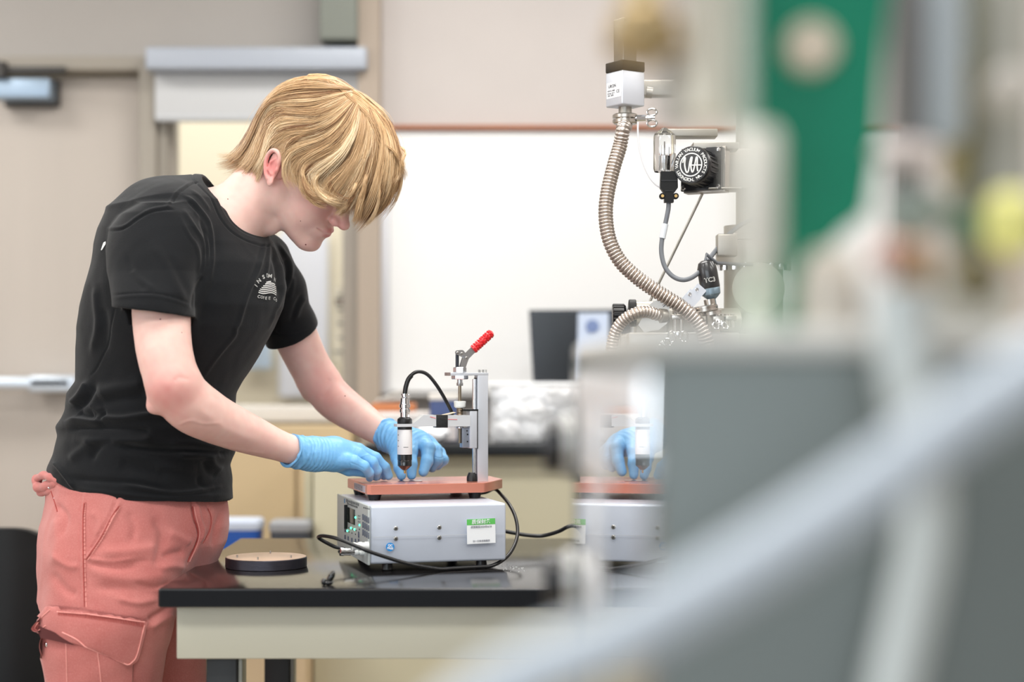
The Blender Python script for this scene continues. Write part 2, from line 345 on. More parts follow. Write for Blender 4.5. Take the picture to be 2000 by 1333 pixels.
# monitor seen from behind, on a riser shelf
my = CY+.5
mo = thing('computer_monitor', 'dark computer monitor behind the clear storage tub', 'monitor', P(1110, 869, my))
def quad(pts, Y, d):
    vs = [P(x, y, Y) for x, y in pts]+[P(x, y, Y)+Vector((0, d, 0)) for x, y in pts]; return MB().add(vs, [(0, 1, 2, 3), (7, 6, 5, 4), (0, 4, 5, 1), (1, 5, 6, 2), (2, 6, 7, 3), (3, 7, 4, 0)])
quad(((1033, 606), (1238, 604), (1236, 746), (1041, 748)), my, .03).build('housing', mat('monitor_black', (30, 36, 44), .25, spec=.6), mo)
quad(((1040, 612), (1128, 611), (1128, 742), (1046, 742)), my-.003, .002).build('screen', mat('dark_screen', (22, 26, 31), .18), mo)
MB().box((P(1140, 0, my).x, my+.02, cz+.10), (.06, .03, .18)).build('stand', M_dark, mo)
MB().box((P(1140, 0, my).x, my, cz+.0075), (.22, .18, .014), bev=.004).build('base', M_dark, mo)
lf = thing('leaflet', 'pale blue leaflet with a round emblem on the dark monitor', 'leaflet', P(1160, 700, my-.02))
quad(((1129, 612), (1189, 611), (1189, 742), (1127, 742)), my-.012, .003).build('paper', mat('pale_blue_paper', (196, 208, 228), .7), lf)
MB().lathe([(.0005, 0), (.019, 0), (.019, .001), (.0005, .001)], P(1157, 638, my-.014), (0, -1, 0), 32).build('emblem', mat('emblem_blue', (116, 134, 176), .7), lf)
# ================================================================ chair at the left edge
cy = 3.75; cx = P(20, 0, cy).x
chr_ = thing('office_chair', 'black plastic-backed chair at the left edge behind the person', 'chair', (cx, cy, 0))
def bk(u, v):
    a = (u-.5)*2; hw = .105*(1+.1*v); z = P(0, 1033, cy).z-(1-v)*.5-.02*abs(a)**3.5*v*2.2
    return Vector((cx-.03+hw*a*(1-.04*(v > .9)), cy-.02+.05*a*a+.03*(v-.5), z))
b = MB(); b.grid(bk, 30, 24); n0 = len(b.v)
front = list(b.v); b.grid(lambda u, v: bk(u, v)+Vector((0, .035, 0)), 30, 24); W = 31
for i in range(30):
    for base in (0, 24*W): b.f.append((base+i, base+i+1, n0+base+i+1, n0+base+i))
for j in range(24):
    for e in (0, 30): b.f.append((j*W+e, (j+1)*W+e, n0+(j+1)*W+e, n0+j*W+e))
b.build('backrest', M_dark, chr_, smooth=60)
MB().box((cx-.05, cy-.25, .47), (.46, .44, .07), bev=.03).build('seat', mat('seat_fabric', (34, 34, 36), .9, bump=.6, bscale=600), chr_)
MB().cyl((cx-.05, cy-.25, .1), (cx-.05, cy-.25, .44), .03).build('gas_column', M_dark, chr_)
for k in range(5):
    a = R(20+72*k); d = Vector((math.cos(a), math.sin(a), 0)); c0 = Vector((cx-.05, cy-.25, .1))
    MB().tube([c0+d*.02, c0+d*.27+Vector((0, 0, -.03))], .018, 10).build('leg', M_dark, chr_)
    MB().cyl(c0+d*.27+Vector((-.015, 0, -.07)), c0+d*.27+Vector((.015, 0, -.07)), .03).build('caster', M_dark, chr_)
MB().tube([(cx-.05, cy-.1, .45), (cx-.04, cy+.03, .5), (cx-.03, cy+.05, .66)], .02, 10).build('back_support', M_dark, chr_)
# ================================================================ lab table
TZ = .898; TF = .337*FPX/423; TB = .337*FPX/325; TX = P(310, 0, TF).x
tbl = thing('lab_table', 'black-topped lab table with a grey beige steel apron', 'table', (.6, (TF+TB)/2, 0))
M_top = mat('table_resin', (26, 24, 24), .14, spec=.6, bump=.06, bscale=700)
MB().box(((TX+1.9)/2, (TF+TB)/2, TZ-.015), (1.9-TX, TB-TF, .03), bev=.0025).build('tabletop', M_top, tbl)
b = MB(); b.box(((TX+1.9)/2, TF-.0004, TZ-.0155), (1.9-TX-.004, .0012, .0255)); b.box((TX-.0004, (TF+TB)/2, TZ-.0155), (.0012, TB-TF-.004, .0255)); b.build('edge_band', mat('edge_black', (20, 22, 26), .6, spec=.15), tbl)
ax = P(345, 0, TF+.03).x; az = P(0, 1288, TF+.03).z
b = MB(); H = TZ-.0302-az
b.box(((ax+1.85)/2, TF+.04, az+H/2), (1.85-ax, .02, H), bev=.002); b.box(((ax+1.85)/2, TB-.04, az+H/2), (1.85-ax, .02, H), bev=.002)
b.box((ax+.01, (TF+TB)/2, az+H/2), (.02, TB-TF-.08, H), bev=.002); b.box((1.84, (TF+TB)/2, az+H/2), (.02, TB-TF-.08, H), bev=.002)
b.build('apron', mat('grey_beige_steel', (186, 184, 168), .5), tbl)
for lx in (P(437, 0, TF+.08).x, 1.8):
    for ly in (TF+.085, TB-.075):
        MB().box((lx, ly, (TZ-.031)/2), (.05, .05, TZ-.031), bev=.003).build('leg', mat('leg_black', (26, 30, 33), .5), tbl)
for lx in (P(437, 0, TF+.08).x,):
    for ly in (TF+.085, TB-.075):
        MB().box((lx+.029, ly, az/2), (.007, .04, az), bev=.001).build('leg_rail', mat('rail_grey', (120, 118, 108), .4, .4), tbl)
# ================================================================ instrument on the table
TH = R(16); CU = Vector((math.cos(TH), math.sin(TH), 0)); CV = Vector((-math.sin(TH), math.cos(TH), 0)); UZ = Vector((0, 0, 1))
CAM = Vector((0, 0, CZ))
def hit(px, py, p0, nrm):                       # where the sight line through a pixel meets a plane of the place
    d = P(px, py, 1)-CAM; return CAM+d*((Vector(p0)-CAM).dot(nrm)/d.dot(nrm))
def slab(mb, p, q, depth, pl, nrm, bev=.0, t=0.):       # upright box seen face-on between two corners on a plane, its depth going back
    a, b_ = hit(*p, pl, nrm), hit(*q, pl, nrm); h = Vector((nrm.x, nrm.y, 0)).normalized(); s = UZ.cross(-h)
    w_ = abs((b_-a).dot(s)); H = abs(b_.z-a.z); c = (a+b_)/2-h*(depth/2-t)
    rot = Matrix((s, -h, UZ)).transposed(); return mb.box(c, (w_, depth, H), rot, bev)
M_case = mat('case_silver', (206, 213, 226), .36, .25, bump=.1, bscale=1200)
M_panel = mat('panel_grey', (188, 194, 192), .45, .1)
M_rub = mat('rubber_black', (18, 18, 20), .4, spec=.5)
C0 = Vector((-.2372, 2.83, TZ)); BW, BD, BZ0, BH = .238, .29, .0137, .0985
bx = thing('control_unit', 'silver metal electronics box with a keypad panel on the lab table', 'electronics box', C0, TH)
RZ = Matrix.Rotation(TH, 3, 'Z')
MB().box((BW/2, BD/2+.002, BZ0+BH/2), (BW, BD-.006, BH), bev=.0045).build('case', M_case, bx, local=True)
MB().box((BW/2, -.0006, BZ0+BH*.47), (BW-.006, .0012, .0006)).build('seam', mat('seam_light', (226, 230, 236), .3, .4), bx, local=True)
for x in (.035, .2):
    for y in (.03, .25):
        MB().lathe([(.0095, 0), (.0105, .002), (.0085, BZ0+.001)], (x, y, 0), n=24).build('foot', M_rub, bx, local=True)
# panel on the end facing left, with its keys, lamps, display and plugs
pn = MB().box((-.0025, BD/2, BZ0+BH/2), (.004, BD+.002, BH+.001), bev=.001).build('front_panel', M_panel, bx, local=True)
PN0 = C0-CU*.0048; PNn = -CU
def pan(px, py): return hit(px, py, PN0, PNn)
PM = Matrix((-CV, UZ, -CU)).transposed().to_4x4()
def pkey(px, py, w_, h_, d, m, name='key', rnd_=False):
    p = pan(px, py); b = MB()
    if rnd_: b.lathe([(w_, 0), (w_, d), (w_*.5, d*1.6)], p, -CU, 12)
    else: b.box(p-CU*d/2, (d, w_, h_), RZ, .0006)
    return b.build(name, m, pn)
M_key = mat('key_blue_grey', (84, 92, 112), .5); M_led = mat('led_green', (60, 255, 170), .4, emit=9.)
Zp = lambda x, y: (650+x/8.325, 950+y/8.325)    # reading positions off the enlarged panel view
for c in range(4):
    for r in range(3): pkey(*Zp(496+31*c, 505+125*r+18*c), .0058, .0105, .0014, M_key)
for x, y in ((203, 700), (203, 840), (254, 865), (313, 890), (372, 905), (425, 905), (425, 790)): pkey(*Zp(x, y), .0058, .0105, .0014, M_key)
for x, y in ((208, 448), (212, 505), (372, 510), (437, 635), (300, 683), (358, 706), (241, 728)): pkey(*Zp(x, y), .0017, 0, .0012, M_led, 'indicator_lamp', True)
for x, y in ((415, 485), (440, 488), (415, 530), (440, 535), (415, 580), (440, 585), (415, 632)): pkey(*Zp(x, y), .003, .0026, .0004, M_dark, 'indicator_mark')
a, b_ = pan(*Zp(252, 475)), pan(*Zp(358, 500)); p = (a+b_)/2
MB().box(p, (.003, (a-b_).length, .027), RZ, .001).build('display', mat('display_dark', (16, 26, 20), .15), pn)
p = pan(*Zp(238, 500)); MB().box(p-CU*.003, (.006, .003, .043), RZ, .001).build('display_hood', M_dark, pn)
b = MB()
rr_ = random.Random(2)
for i in range(11):                              # the tiny illegible heading and sub-heading
    ph = rr_.uniform(.0035, .0055); q = pan(*Zp(222+19.5*i, 236+6.7*i)); b.box(q, (.0004, .0055, ph), RZ)
    q = pan(*Zp(236+16*i, 285+6*i)); b.box(q, (.0004, .0045, ph*.7), RZ)
for i in range(4): b.box(pan(*Zp(505+28*i, 352+7*i)), (.0004, .0075, .0022), RZ)
for x, y in ((262, 680), (320, 700), (378, 722), (262, 745), (310, 765), (368, 785), (432, 705)): b.box(pan(*Zp(x, y)), (.0004, .006, .0026), RZ)
b.build('panel_lettering', mat('panel_ink', (70, 76, 80), .6), pn)
MB().box(pan(*Zp(190, 240)), (.0006, .008, .008), RZ).build('panel_emblem', mat('emblem_blue2', (92, 140, 180), .5), pn)
M_white = mat('white_nylon', (238, 240, 238), .35)
for nm, (x0, y0, x1, y1) in (('socket', (390, 955, 600, 985)),):
    q = pan(*Zp(580, 975)); q2 = q-CU*.026
    b = MB(); b.lathe([(.0075, 0), (.0075, .006), (.0062, .006), (.0062, .011), (.0072, .011), (.0072, .017), (.0058, .018), (.0058, .022), (.0066, .022), (.0066, .027)], q, -CU, 20); b.build(nm, M_white, pn)
q = pan(*Zp(500, 1075)); b = MB()
ax_ = (-CU+Vector((0, -.1, .06))).normalized()
b.lathe([(.006, 0), (.006, .006), (.0048, .007), (.0048, .010), (.0062, .011), (.0062, .016)], q, ax_, 20); b.build('socket', M_white, pn)
b = MB(); b.lathe([(.0045, .016), (.0045, .022), (.0062, .023), (.0062, .034), (.0072, .035), (.0072, .041), (.0052, .042)], q, ax_, 20); b.build('plug', M_chrome, pn)
plug_end = q+ax_*.042
# front face marks, all on the long side
FP = C0-CV*0.0; Fn = -CV
def fr(px, py): return hit(px, py, C0+Fn*(-.0005+.0006), Fn)
FM = Matrix((CU, UZ, -CV)).transposed().to_4x4()
for x, y in ((773, 1033), (773, 1053), (858, 1031), (858, 1051)):
    p = fr(x, y)-CV*-.0; s = MB().lathe([(.0038, -.0006), (.0038, .0006), (.003, .0013), (0, .0016)], p, -CV, 20).build('screw', M_steel, bx)
    g_ = MB(); g_.box(p-CV*.0016, (.0036, .0006, .0007), RZ); g_.box(p-CV*.0016, (.0007, .0006, .0036), RZ); g_.build('cross_slot', M_rub, s)
p = fr(762, 1069); s = MB().lathe([(.0072, -.0003), (.0072, .0004)], p, -CV, 32).build('round_sticker', mat('sticker_blue', (22, 140, 214), .5), bx)
b = MB(); tilt = Matrix.Rotation(R(-6), 4, 'Z')
text_mb('QC', .0052, Matrix.Translation(p-CV*.0006+UZ*.0024) @ FM @ tilt, mb=b, bold=.0002, depth=.0002); text_mb('PASS', .0048, Matrix.Translation(p-CV*.0006-UZ*.0024) @ FM @ tilt, mb=b, bold=.0002, depth=.0002)
b.build('sticker_lettering', mat('sticker_white', (246, 248, 250), .5), s)
pc = fr(939.5, 1038)-CV*.0010; hw, hh = S(28.5, 2.9), S(24, 2.9)
TM = Matrix.Translation(pc) @ FM @ Matrix.Rotation(R(1.2), 4, 'Z')
def tbox(b, x, y, z, dx, dy, dz): return b.box(TM @ Vector((x, y, z)), (dx, dz, dy), TM.to_3x3() @ Matrix.Rotation(R(-90), 3, 'X').inverted())
s = tbox(MB(), 0, 0, 0, hw*2, hh*2, .0006).build('warranty_label', mat('label_white', (240, 242, 244), .6), bx)
tbox(MB(), 0, hh-.005, .0004, hw*2, .01, .0004).build('label_band', mat('label_green', (96, 194, 92), .6), s)
text_mb('质保封条', .0084, TM @ Matrix.Translation((0, hh-.0052, .0014)), .0002, bold=.00012).build('label_title', mat('sticker_white', (0, 0, 0)), s)
b = MB(); text_mb('质保期至2024年6/18', .0042, TM @ Matrix.Translation((0, hh-.0138, .0010)), .0002, mb=b); text_mb('扫一扫有惊喜服务', .0038, TM @ Matrix.Translation((0, -hh+.0045, .0010)), .0002, mb=b)
b.build('label_print', mat('ink_grey', (96, 96, 110), .6), s)
# ---------------------------------------------------------------- test stand on top of the box
PZ = 1.0388; A0 = P(718, 948, 2.93); A0.z = PZ
st = thing('probe_stand', 'copper-based probe stand with silver column on top of the electronics box', 'stand', (A0.x, A0.y, C0.z+BZ0+BH), TH)
HZ = PZ-(C0.z+BZ0+BH); tp = .0172
M_cu = mat('copper_anodised', (216, 140, 120), .25, .4, bump=.1, bscale=900)
poly = [(0, .006), (.006, 0), (.207, 0), (.213, .004), (.27, .098), (.27, .19), (0, .19)]
bsz = HZ-tp
import bmesh as _bm
def bev_prism(poly, z0, h, bv):
    b = MB(); n = len(poly); cx = sum(p[0] for p in poly)/n; cy = sum(p[1] for p in poly)/n
    def off(d):
        out = []
        for i in range(n):
            p0, p1, p2 = Vector(poly[i-1]).to_3d(), Vector(poly[i]).to_3d(), Vector(poly[(i+1) % n]).to_3d()
            e1 = (p1-p0).normalized(); e2 = (p2-p1).normalized(); n1 = Vector((-e1.y, e1.x, 0)); n2 = Vector((-e2.y, e2.x, 0)); m = (n1+n2).normalized()
            out.append(p1+m*d/max(.3, m.dot(n1)))
        return out
    vs = []
    for d, z in ((bv, z0), (0, z0+bv), (0, z0+h-bv), (bv, z0+h)): vs += [Vector((p.x, p.y, z)) for p in off(d)]
    fs = [tuple(range(n-1, -1, -1)), tuple(3*n+i for i in range(n))]
    for j in range(3): fs += [(j*n+i, j*n+(i+1) % n, (j+1)*n+(i+1) % n, (j+1)*n+i) for i in range(n)]
    return b.add(vs, fs)
base = bev_prism(poly, bsz, tp, .0009).build('base_plate', M_cu, st, local=True)
LM = Matrix((Vector((0, -1, 0)), UZ, Vector((-1, 0, 0)))).transposed()
MB().box((-.0003, .072, bsz+tp*.47), (.0006, .1, tp*.66)).build('serial_label', mat('label_silver', (196, 186, 196), .4), base, local=True)
b = MB()
for i in range(4):
    for k in range(5): b.box((-.0008, .118-.016*k-.004, bsz+tp*(.27+.14*i)), (.0004, .010, tp*.06))
b.build('label_marks', mat('ink_dark', (60, 56, 66), .6), base, local=True)
for (x, y) in ((.018, .03), (.2, .03), (.018, .165), (.2, .165)):
    f_ = MB().lathe([(.0098, 0), (.0098, .0008), (.0128, bsz)], (x, y, 0), n=28).build('foot', M_rub, st, local=True)
# column, rail and the parts on it stand in one upright plane
QC = Vector((-.0522, 3.035, PZ)); QN = -CV; q_ = lambda x, y: hit(x, y, QC, QN)
slab(MB(), (933, 733), (953.5, 942), .024, QC+CV*-.009, QN, .0008).build('column', M_alu, st)
slab(MB(), (930, 738), (935, 940), .016, QC-CV*.004, QN, .0005).build('column_slot', mat('slot_dark', (40, 44, 52), .4), st)
b = MB(); a = q_(927, 741); c = q_(927, 930); b.cyl(a, c, .0042, n=24); b.build('guide_rod', M_chrome, st)
a = q_(922, 924); b = MB(); a0 = Vector((a.x, a.y, PZ+.0004)); b.lathe([(.0098, 0), (.0098, .007), (.0062, .0155), (.0045, .0155)], a0, UZ, 28); b.build('rod_bumper', M_rub, st)
cr = slab(MB(), (918, 803), (932, 876), .028, QC-CV*.013, QN, .0008).build('carriage', M_alu, st)
slab(MB(), (903, 836), (918.5, 875), .020, QC-CV*.008, QN, .0008).build('carriage_block', mat('block_blue_grey', (150, 158, 172), .35, .6), st)
slab(MB(), (905, 800), (934, 803.4), .03, QC-CV*.013, QN).build('carriage_gasket', M_rub, cr)
slab(MB(), (931, 803), (933.5, 877), .03, QC-CV*.012, QN).build('carriage_gasket', M_rub, cr)
for x, y in ((912, 842), (913, 849), (913, 863)): MB().lathe([(.0014, 0), (.0014, .0008)], hit(x, y, QC-CV*.008, QN), -CV, 10).build('screw', M_rub, cr)
# arm: plate with a stepped slope and a ring that holds the probe
ap = QC-CV*.0146; pts = [(919, 811.5), (850, 811.5), (828, 811), (806, 828.5), (775.5, 829), (775.5, 834.5), (850, 833.5), (919, 833)]
pl_ = [hit(x, y, ap, QN) for x, y in pts]; n = len(pl_)
b = MB(); b.add(pl_+[p+CV*.0286 for p in pl_], [tuple(range(n-1, -1, -1)), tuple(range(n, 2*n))]+[(i, (i+1) % n, (i+1) % n+n, i+n) for i in range(n)])
arm = b.build('arm', mat('arm_white_alu', (224, 226, 230), .4, .35), st, smooth=20)
slab(MB(), (852, 811), (874.5, 836), .027, ap, QN, .0006, t=.0012).build('tape_band', mat('black_tape', (26, 27, 29), .5, bump=.8, bscale=200), arm)
b = MB(); p0, p1 = hit(840, 814.5, ap, QN), hit(851, 817.5, ap, QN); b.tube([p0-CV*.0003, p1-CV*.0003], .0005, 6); p0, p1 = hit(875, 819.5, ap, QN), hit(893, 820, ap, QN); b.tube([p0-CV*.0003, p1-CV*.0003], .0005, 6)
b.build('red_pen_line', mat('red_ink', (226, 84, 92), .6), arm)
b = MB(); b.box(hit(872, 809.5, ap+CV*.01, QN), (.03, .018, .0012), RZ @ Matrix.Rotation(R(-12), 3, 'Y')); b.build('tape_tab', mat('masking_tape', (232, 214, 188), .7), arm)
# probe
PB = QC+CV*.0; pr_ax = lambda y: hit(790.5, y, PB, QN)
def rad(px): return px*(pr_ax(880).y)/FPX
def pz(y): return pr_ax(y).z
O = pr_ax(880); O0 = Vector((O.x, O.y, 0))
pb = MB().lathe([(rad(12.5), pz(888)), (rad(14), pz(887.5)), (rad(14.2), pz(834)), (rad(14.4), pz(834)), (rad(14.4), pz(829.5)), (rad(14.6), pz(829)), (rad(14.6), pz(821)), (rad(14), pz(818.5)), (rad(9), pz(815))], O0, UZ, 40).build('probe', M_rub, st)
MB().lathe([(rad(14.5), pz(888)), (rad(14.6), pz(887.6)), (rad(14.6), pz(840)), (rad(14.4), pz(839.6))], O0, UZ, 48, caps=False).build('probe_label', mat('label_offwhite', (226, 224, 224), .5), pb)
MB().lathe([(rad(4), pz(919)), (rad(9), pz(914.8)), (rad(13), pz(911)), (rad(14), pz(910)), (rad(14), pz(900)), (rad(13.7), pz(899.4)), (rad(14.4), pz(898.8)), (rad(14.4), pz(888)), (rad(10), pz(887.8))], O0, UZ, 48).build('probe_head', mat('gloss_black', (16, 17, 19), .22, coat=.5), pb)
MB().lathe([(rad(.7), pz(925.5)), (rad(2.2), pz(924)), (rad(2.2), pz(918))], O0, UZ, 16).build('probe_tip', mat('brass', (206, 170, 110), .25, 1.), pb)
b = MB()                                        # print on the label (a matrix code is left out)
for yy, ww in ((873.5, 9),):
    for k in range(6):
        a = R(-90)+TH*0+(k-2.5)*.11+.22; b.box(O0+Vector((math.cos(a)*rad(14.75), math.sin(a)*rad(14.75), pz(yy))), (.0013, .0004, .0008), Matrix.Rotation(a+R(90), 3, 'Z'))
for k in range(3): a = R(-90)-.95; b.box(O0+Vector((math.cos(a)*rad(14.7), math.sin(a)*rad(14.7), pz(850+11*k))), (.002, .0004, .0014), Matrix.Rotation(a+R(90), 3, 'Z'))
b.build('label_print', mat('ink_dark', (0, 0, 0)), pb)
cn = MB().lathe([(rad(9), pz(815.5)), (rad(9), pz(806)), (rad(10.6), pz(805.5)), (rad(10.6), pz(799.5)), (rad(9), pz(799)), (rad(9), pz(797)), (rad(11), pz(796.6)), (rad(11), pz(790.5)), (rad(9.8), pz(790)), (rad(8.5), pz(778.5)), (rad(6), pz(776)), (rad(6), pz(773)), (rad(7.4), pz(772.6)), (rad(7.4), pz(769.5)), (rad(4), pz(769))], O0, UZ, 36).build('connector', M_chrome, pb)
MB().box(O0+Vector((rad(7), -.001, pz(771.5))), (.004, .003, .0016), None, .0006).build('cable_clamp_screw', M_chrome, cn)
cb = [hit(x, y, PB, QN) for x, y in ((790.5, 772), (792.5, 757), (798, 741), (808, 729.5), (821, 726.5), (836, 733), (852, 752), (869, 778), (884, 803), (890, 815))]
cb[-1] = cb[-1]+CV*.02; cb[-2] = cb[-2]+CV*.012; cb[-3] = cb[-3]+CV*.004
M_cab = mat('cable_black', (24, 24, 26), .35, spec=.55)
MB().tube(spline(cb, 8), S(3.6, 3), 14).build('probe_cable', M_cab, st)
MB().tube(spline(cb[:4], 8)[:22], S(4.6, 3), 14).build('strain_relief', M_cab, st)
# toggle clamp on its bracket
bp = QC-CV*.009
br = slab(MB(), (875, 728.5), (954, 734), .024, bp, QN, .0005).build('top_bracket', M_alu, st)
slab(MB(), (874, 728), (880, 734.5), .022, bp, QN).build('bracket_end', mat('end_brown', (150, 132, 128), .5, .3), br)
for k in range(5): MB().cyl(q_(935+3.6*k, 728.5)+CV*.004*(k % 2), q_(935+3.6*k, 722.5)+CV*.004*(k % 2), .0011, n=10).build('set_screw', M_steel, br)
CX = 898
def vc(y, x=CX): return q_(x, y)
def vl(name, prof, m, n=24, x=CX, par=st):
    o0 = Vector((vc(700, x).x, vc(700, x).y, 0)); return MB().lathe([(r*3.02/FPX, vc(y).z) for r, y in prof], o0, UZ, n).build(name, m, par, smooth=30)
M_zinc = mat('zinc_plate', (206, 208, 212), .25, .9)
cl_ = vl('clamp_nut', [(15, 741.5), (16.5, 740), (16.5, 734.2), (15, 734.2)], M_zinc, 6)
vl('clamp_collar', [(6, 754), (6.5, 753), (6.5, 748.5), (5.2, 748), (5.2, 741)], M_zinc, 16)
vl('plunger_rod', [(3, 866), (3.2, 864), (3.2, 748)], mat('brassy_rod', (150, 138, 120), .3, .9), 16)
vl('adjuster_knob', [(9, 797), (9.5, 796), (11, 795), (11.8, 786), (11.8, 784.5), (10, 784)], M_white, 32)
vl('lower_collar', [(6.5, 837.5), (7, 837), (7, 834), (6.5, 833.6)], M_zinc, 24)
b = MB(); o0 = vc(0); hp = []
for i in range(6*20+1):
    a = 2*PI*i/20; z = vc(815).z+(vc(797).z-vc(815).z)*i/120; hp.append(Vector((o0.x+math.cos(a)*rad(5.6), vc(800).y+math.sin(a)*rad(5.6), z)))
b.tube(hp, .0011, 8); b.build('spring', mat('spring_steel', (170, 152, 132), .3, .9), st)
vl('clamp_body', [(12, 728.4), (13, 727), (13, 719), (11.5, 717.5)], M_zinc, 6)
vl('plunger_guide', [(3.4, 718), (3.4, 690)], mat('dark_guide', (70, 74, 82), .35, .7), 12, x=893)
def link(name, x0, y0, x1, y1, r0, r1, off, th=.0026, m=M_zinc):
    a, c = q_(x0, y0)-CV*off, q_(x1, y1)-CV*off; d = (c-a).normalized(); nn = d.cross(-CV).normalized(); ra, rc = S(r0, 3.02), S(r1, 3.02); vs = []; K = 10
    for k in range(K+1):
        t = PI*k/K; vs.append(a-d*math.sin(t)*ra+nn*math.cos(t)*ra)
    for k in range(K+1):
        t = PI*k/K; vs.append(c+d*math.sin(t)*rc-nn*math.cos(t)*rc)
    n = len(vs); b = MB(); b.add(vs+[v-CV*th for v in vs], [tuple(range(n-1, -1, -1)), tuple(range(n, 2*n))]+[(i, (i+1) % n, (i+1) % n+n, i+n) for i in range(n)])
    o = b.build(name, m, st, smooth=30)
    for x, y in ((x0, y0), (x1, y1)): MB().lathe([(.0022, 0), (.0022, .0008), (.0012, .0014)], q_(x, y)-CV*(off+th), -CV, 14).build('rivet', M_steel, o)
    return o
link('side_link', 901, 721, 908.5, 699, 5, 5.5, .0064); link('side_link', 901, 721, 908.5, 699, 5, 5.5, -.0036)
link('pivot_link', 892, 689, 900, 690.5, 4.5, 6.5, .0036); link('pivot_link', 900, 690.5, 911, 698, 6, 4.5, .002)
link('handle_arm', 908, 699, 926, 681, 6.5, 6.5, .0012, .0024)
b = MB(); g0, g1 = q_(923.5, 684), q_(961, 649.5); d = g1-g0; L = d.length
def gr(a): return 1+.055*math.sin(a*6)
prof = []
for i in range(41):
    t = i/40; r = S(7.6, 3)*(1+.10*math.sin(t*PI*2*4.5)*(1 if t < .93 else 0)); r *= (1.0 if t < .9 else math.sqrt(max(0.0, 1-((t-.9)/.1)**2))*.999+.001); prof.append((max(r, .0002), L*t*1.03))
b.lathe(prof, g0, d, 28, shape=gr); grip = b.build('grip', mat('red_vinyl', (222, 20, 32), .28, spec=.6, coat=.4), st)
b = MB(); rnd = random.Random(3)                # raised nubs of the grip
for i in range(9):
    for k in range(9):
        t = .08+i*.1; a = 2*PI*(k+.5*(i % 2))/9; q2 = UZ.rotation_difference(d.normalized()).to_matrix()
        b.sphere(g0+d*t+q2 @ Vector((math.cos(a), math.sin(a), 0))*S(7.4, 3), .0018, 8)
b.build('grip_nubs', MATS['red_vinyl'], grip)
# wafer under the probe
b = MB(); pc = hit(800, 941, (0, 0, PZ), UZ); b.box((pc.x, pc.y+.006, PZ+.0006), (.042, .03, .0008), Matrix.Rotation(R(9), 3, 'Z'))
tag(b.build('sample_wafer', mat('wafer', (150, 148, 160), .12, .8)), 'small shiny wafer on the copper plate under the probe tip', 'wafer')
# cables of the box
def zt(p, r): p = Vector(p); p.z = max(p.z, TZ+r+.0005); return p
r1 = S(3.6, 2.9)
pts = [plug_end, P(672, 1073, 2.87), P(655, 1069, 2.87), P(640, 1062, 2.865), P(626, 1054, 2.86), P(622, 1049.5, 2.85), P(632, 1047.5, 2.835), P(660, 1053, 2.81), P(700, 1069, 2.80), P(724, 1079, 2.80), P(790, 1100, 2.815), P(840, 1110, 2.84), P(885, 1114, 2.865), P(930, 1111, 2.885), P(965, 1104, 2.90), P(990, 1088, 2.93), P(1005, 1065, 2.96), P(1011, 1040, 2.99), P(1007, 1012, 3.02), P(996, 988, 3.05), P(980, 968, 3.09), P(966, 956, 3.12), P(950, 962, 3.16), P(930, 966, 3.14)]
tag(MB().tube([zt(p, r1) for p in spline(pts, 10)], r1, 14).build('probe_lead', M_cab), 'black cable looping from the box panel around its front to the stand', 'cable')
r2 = S(3.8, 3.1)
pts = [P(985, 1038, 3.12), P(1000, 1041, 3.12), P(1030, 1046, 3.12), P(1060, 1047, 3.12), P(1090, 1039, 3.11), P(1108, 1030, 3.10), P(1122, 1028, 3.10), P(1134, 1036, 3.09), P(1150, 1056, 3.05), P(1180, 1068, 3.1), P(1240, 1066, 3.15), P(1330, 1064, 3.15)]
tag(MB().tube([zt(p, r2) for p in spline(pts, 8)], r2, 12).build('power_cord', M_cab), 'black power cord running right from the back of the box', 'cord')
# disc fixture and small black clip on the table
dc = P(520, 1109, 2.92); t = thing('disc_fixture', 'round dark metal disc with three pins on the table', 'disc', (dc.x, 2.92, TZ))
r = S(79, 2.92)
MB().lathe([(r-.001, .0003), (r, .001), (r, .0165), (r-.001, .0175)], (0, 0, 0), n=96).build('rim', mat('disc_dark', (64, 62, 70), .35, .7, bump=.4, bscale=60, stretch=(1, 1, 30)), t, local=True)
MB().lathe([(.001, .0176), (r-.0015, .0176), (r-.0015, .0180), (.001, .0180)], (0, 0, 0), n=96).build('copper_face', mat('disc_copper', (206, 176, 154), .35, .3, var=.25, vscale=8), t, local=True)
for a in (200, 262, 335, 90): MB().cyl((r*.72*math.cos(R(a)), r*.72*math.sin(R(a)), .018), (r*.72*math.cos(R(a)), r*.72*math.sin(R(a)), .0225), .0014, n=12).build('pin', M_steel, t, local=True)
pc = Vector((P(640, 1148, 2.66).x, 2.665, TZ)); t = thing('black_clip', 'small glossy black clip at the front edge of the table', 'clip', pc)
Mg = mat('clip_gloss', (20, 22, 22), .15, coat=.6)
b = MB(); b.sphere((.003, 0, .0145), 1, 20, (.0052, .006, .0115)); rot = Matrix.Rotation(R(28), 3, 'Y'); b.v = [rot @ (v-Vector((.003, 0, .0145)))+Vector((.0045, 0, .013)) for v in b.v]; b.build('lever', Mg, t, local=True)
b = MB(); b.sphere((-.0065, 0, .0058), 1, 16, (.0048, .005, .0058)); b.sphere((.001, 0, .0045), 1, 16, (.0075, .006, .0045)); b.build('jaw', Mg, t, local=True)
b = MB(); rnd = random.Random(9)
for i in range(26): p = hit(rnd.gauss(1003, 16), rnd.gauss(1110, 4), (0, 0, TZ), UZ); b.sphere((p.x, p.y, TZ+.0006), .0007, 6)
tag(b.build('crumbs', M_white), 'tiny white crumbs scattered on the table beside the box', 'crumbs', kind='stuff')
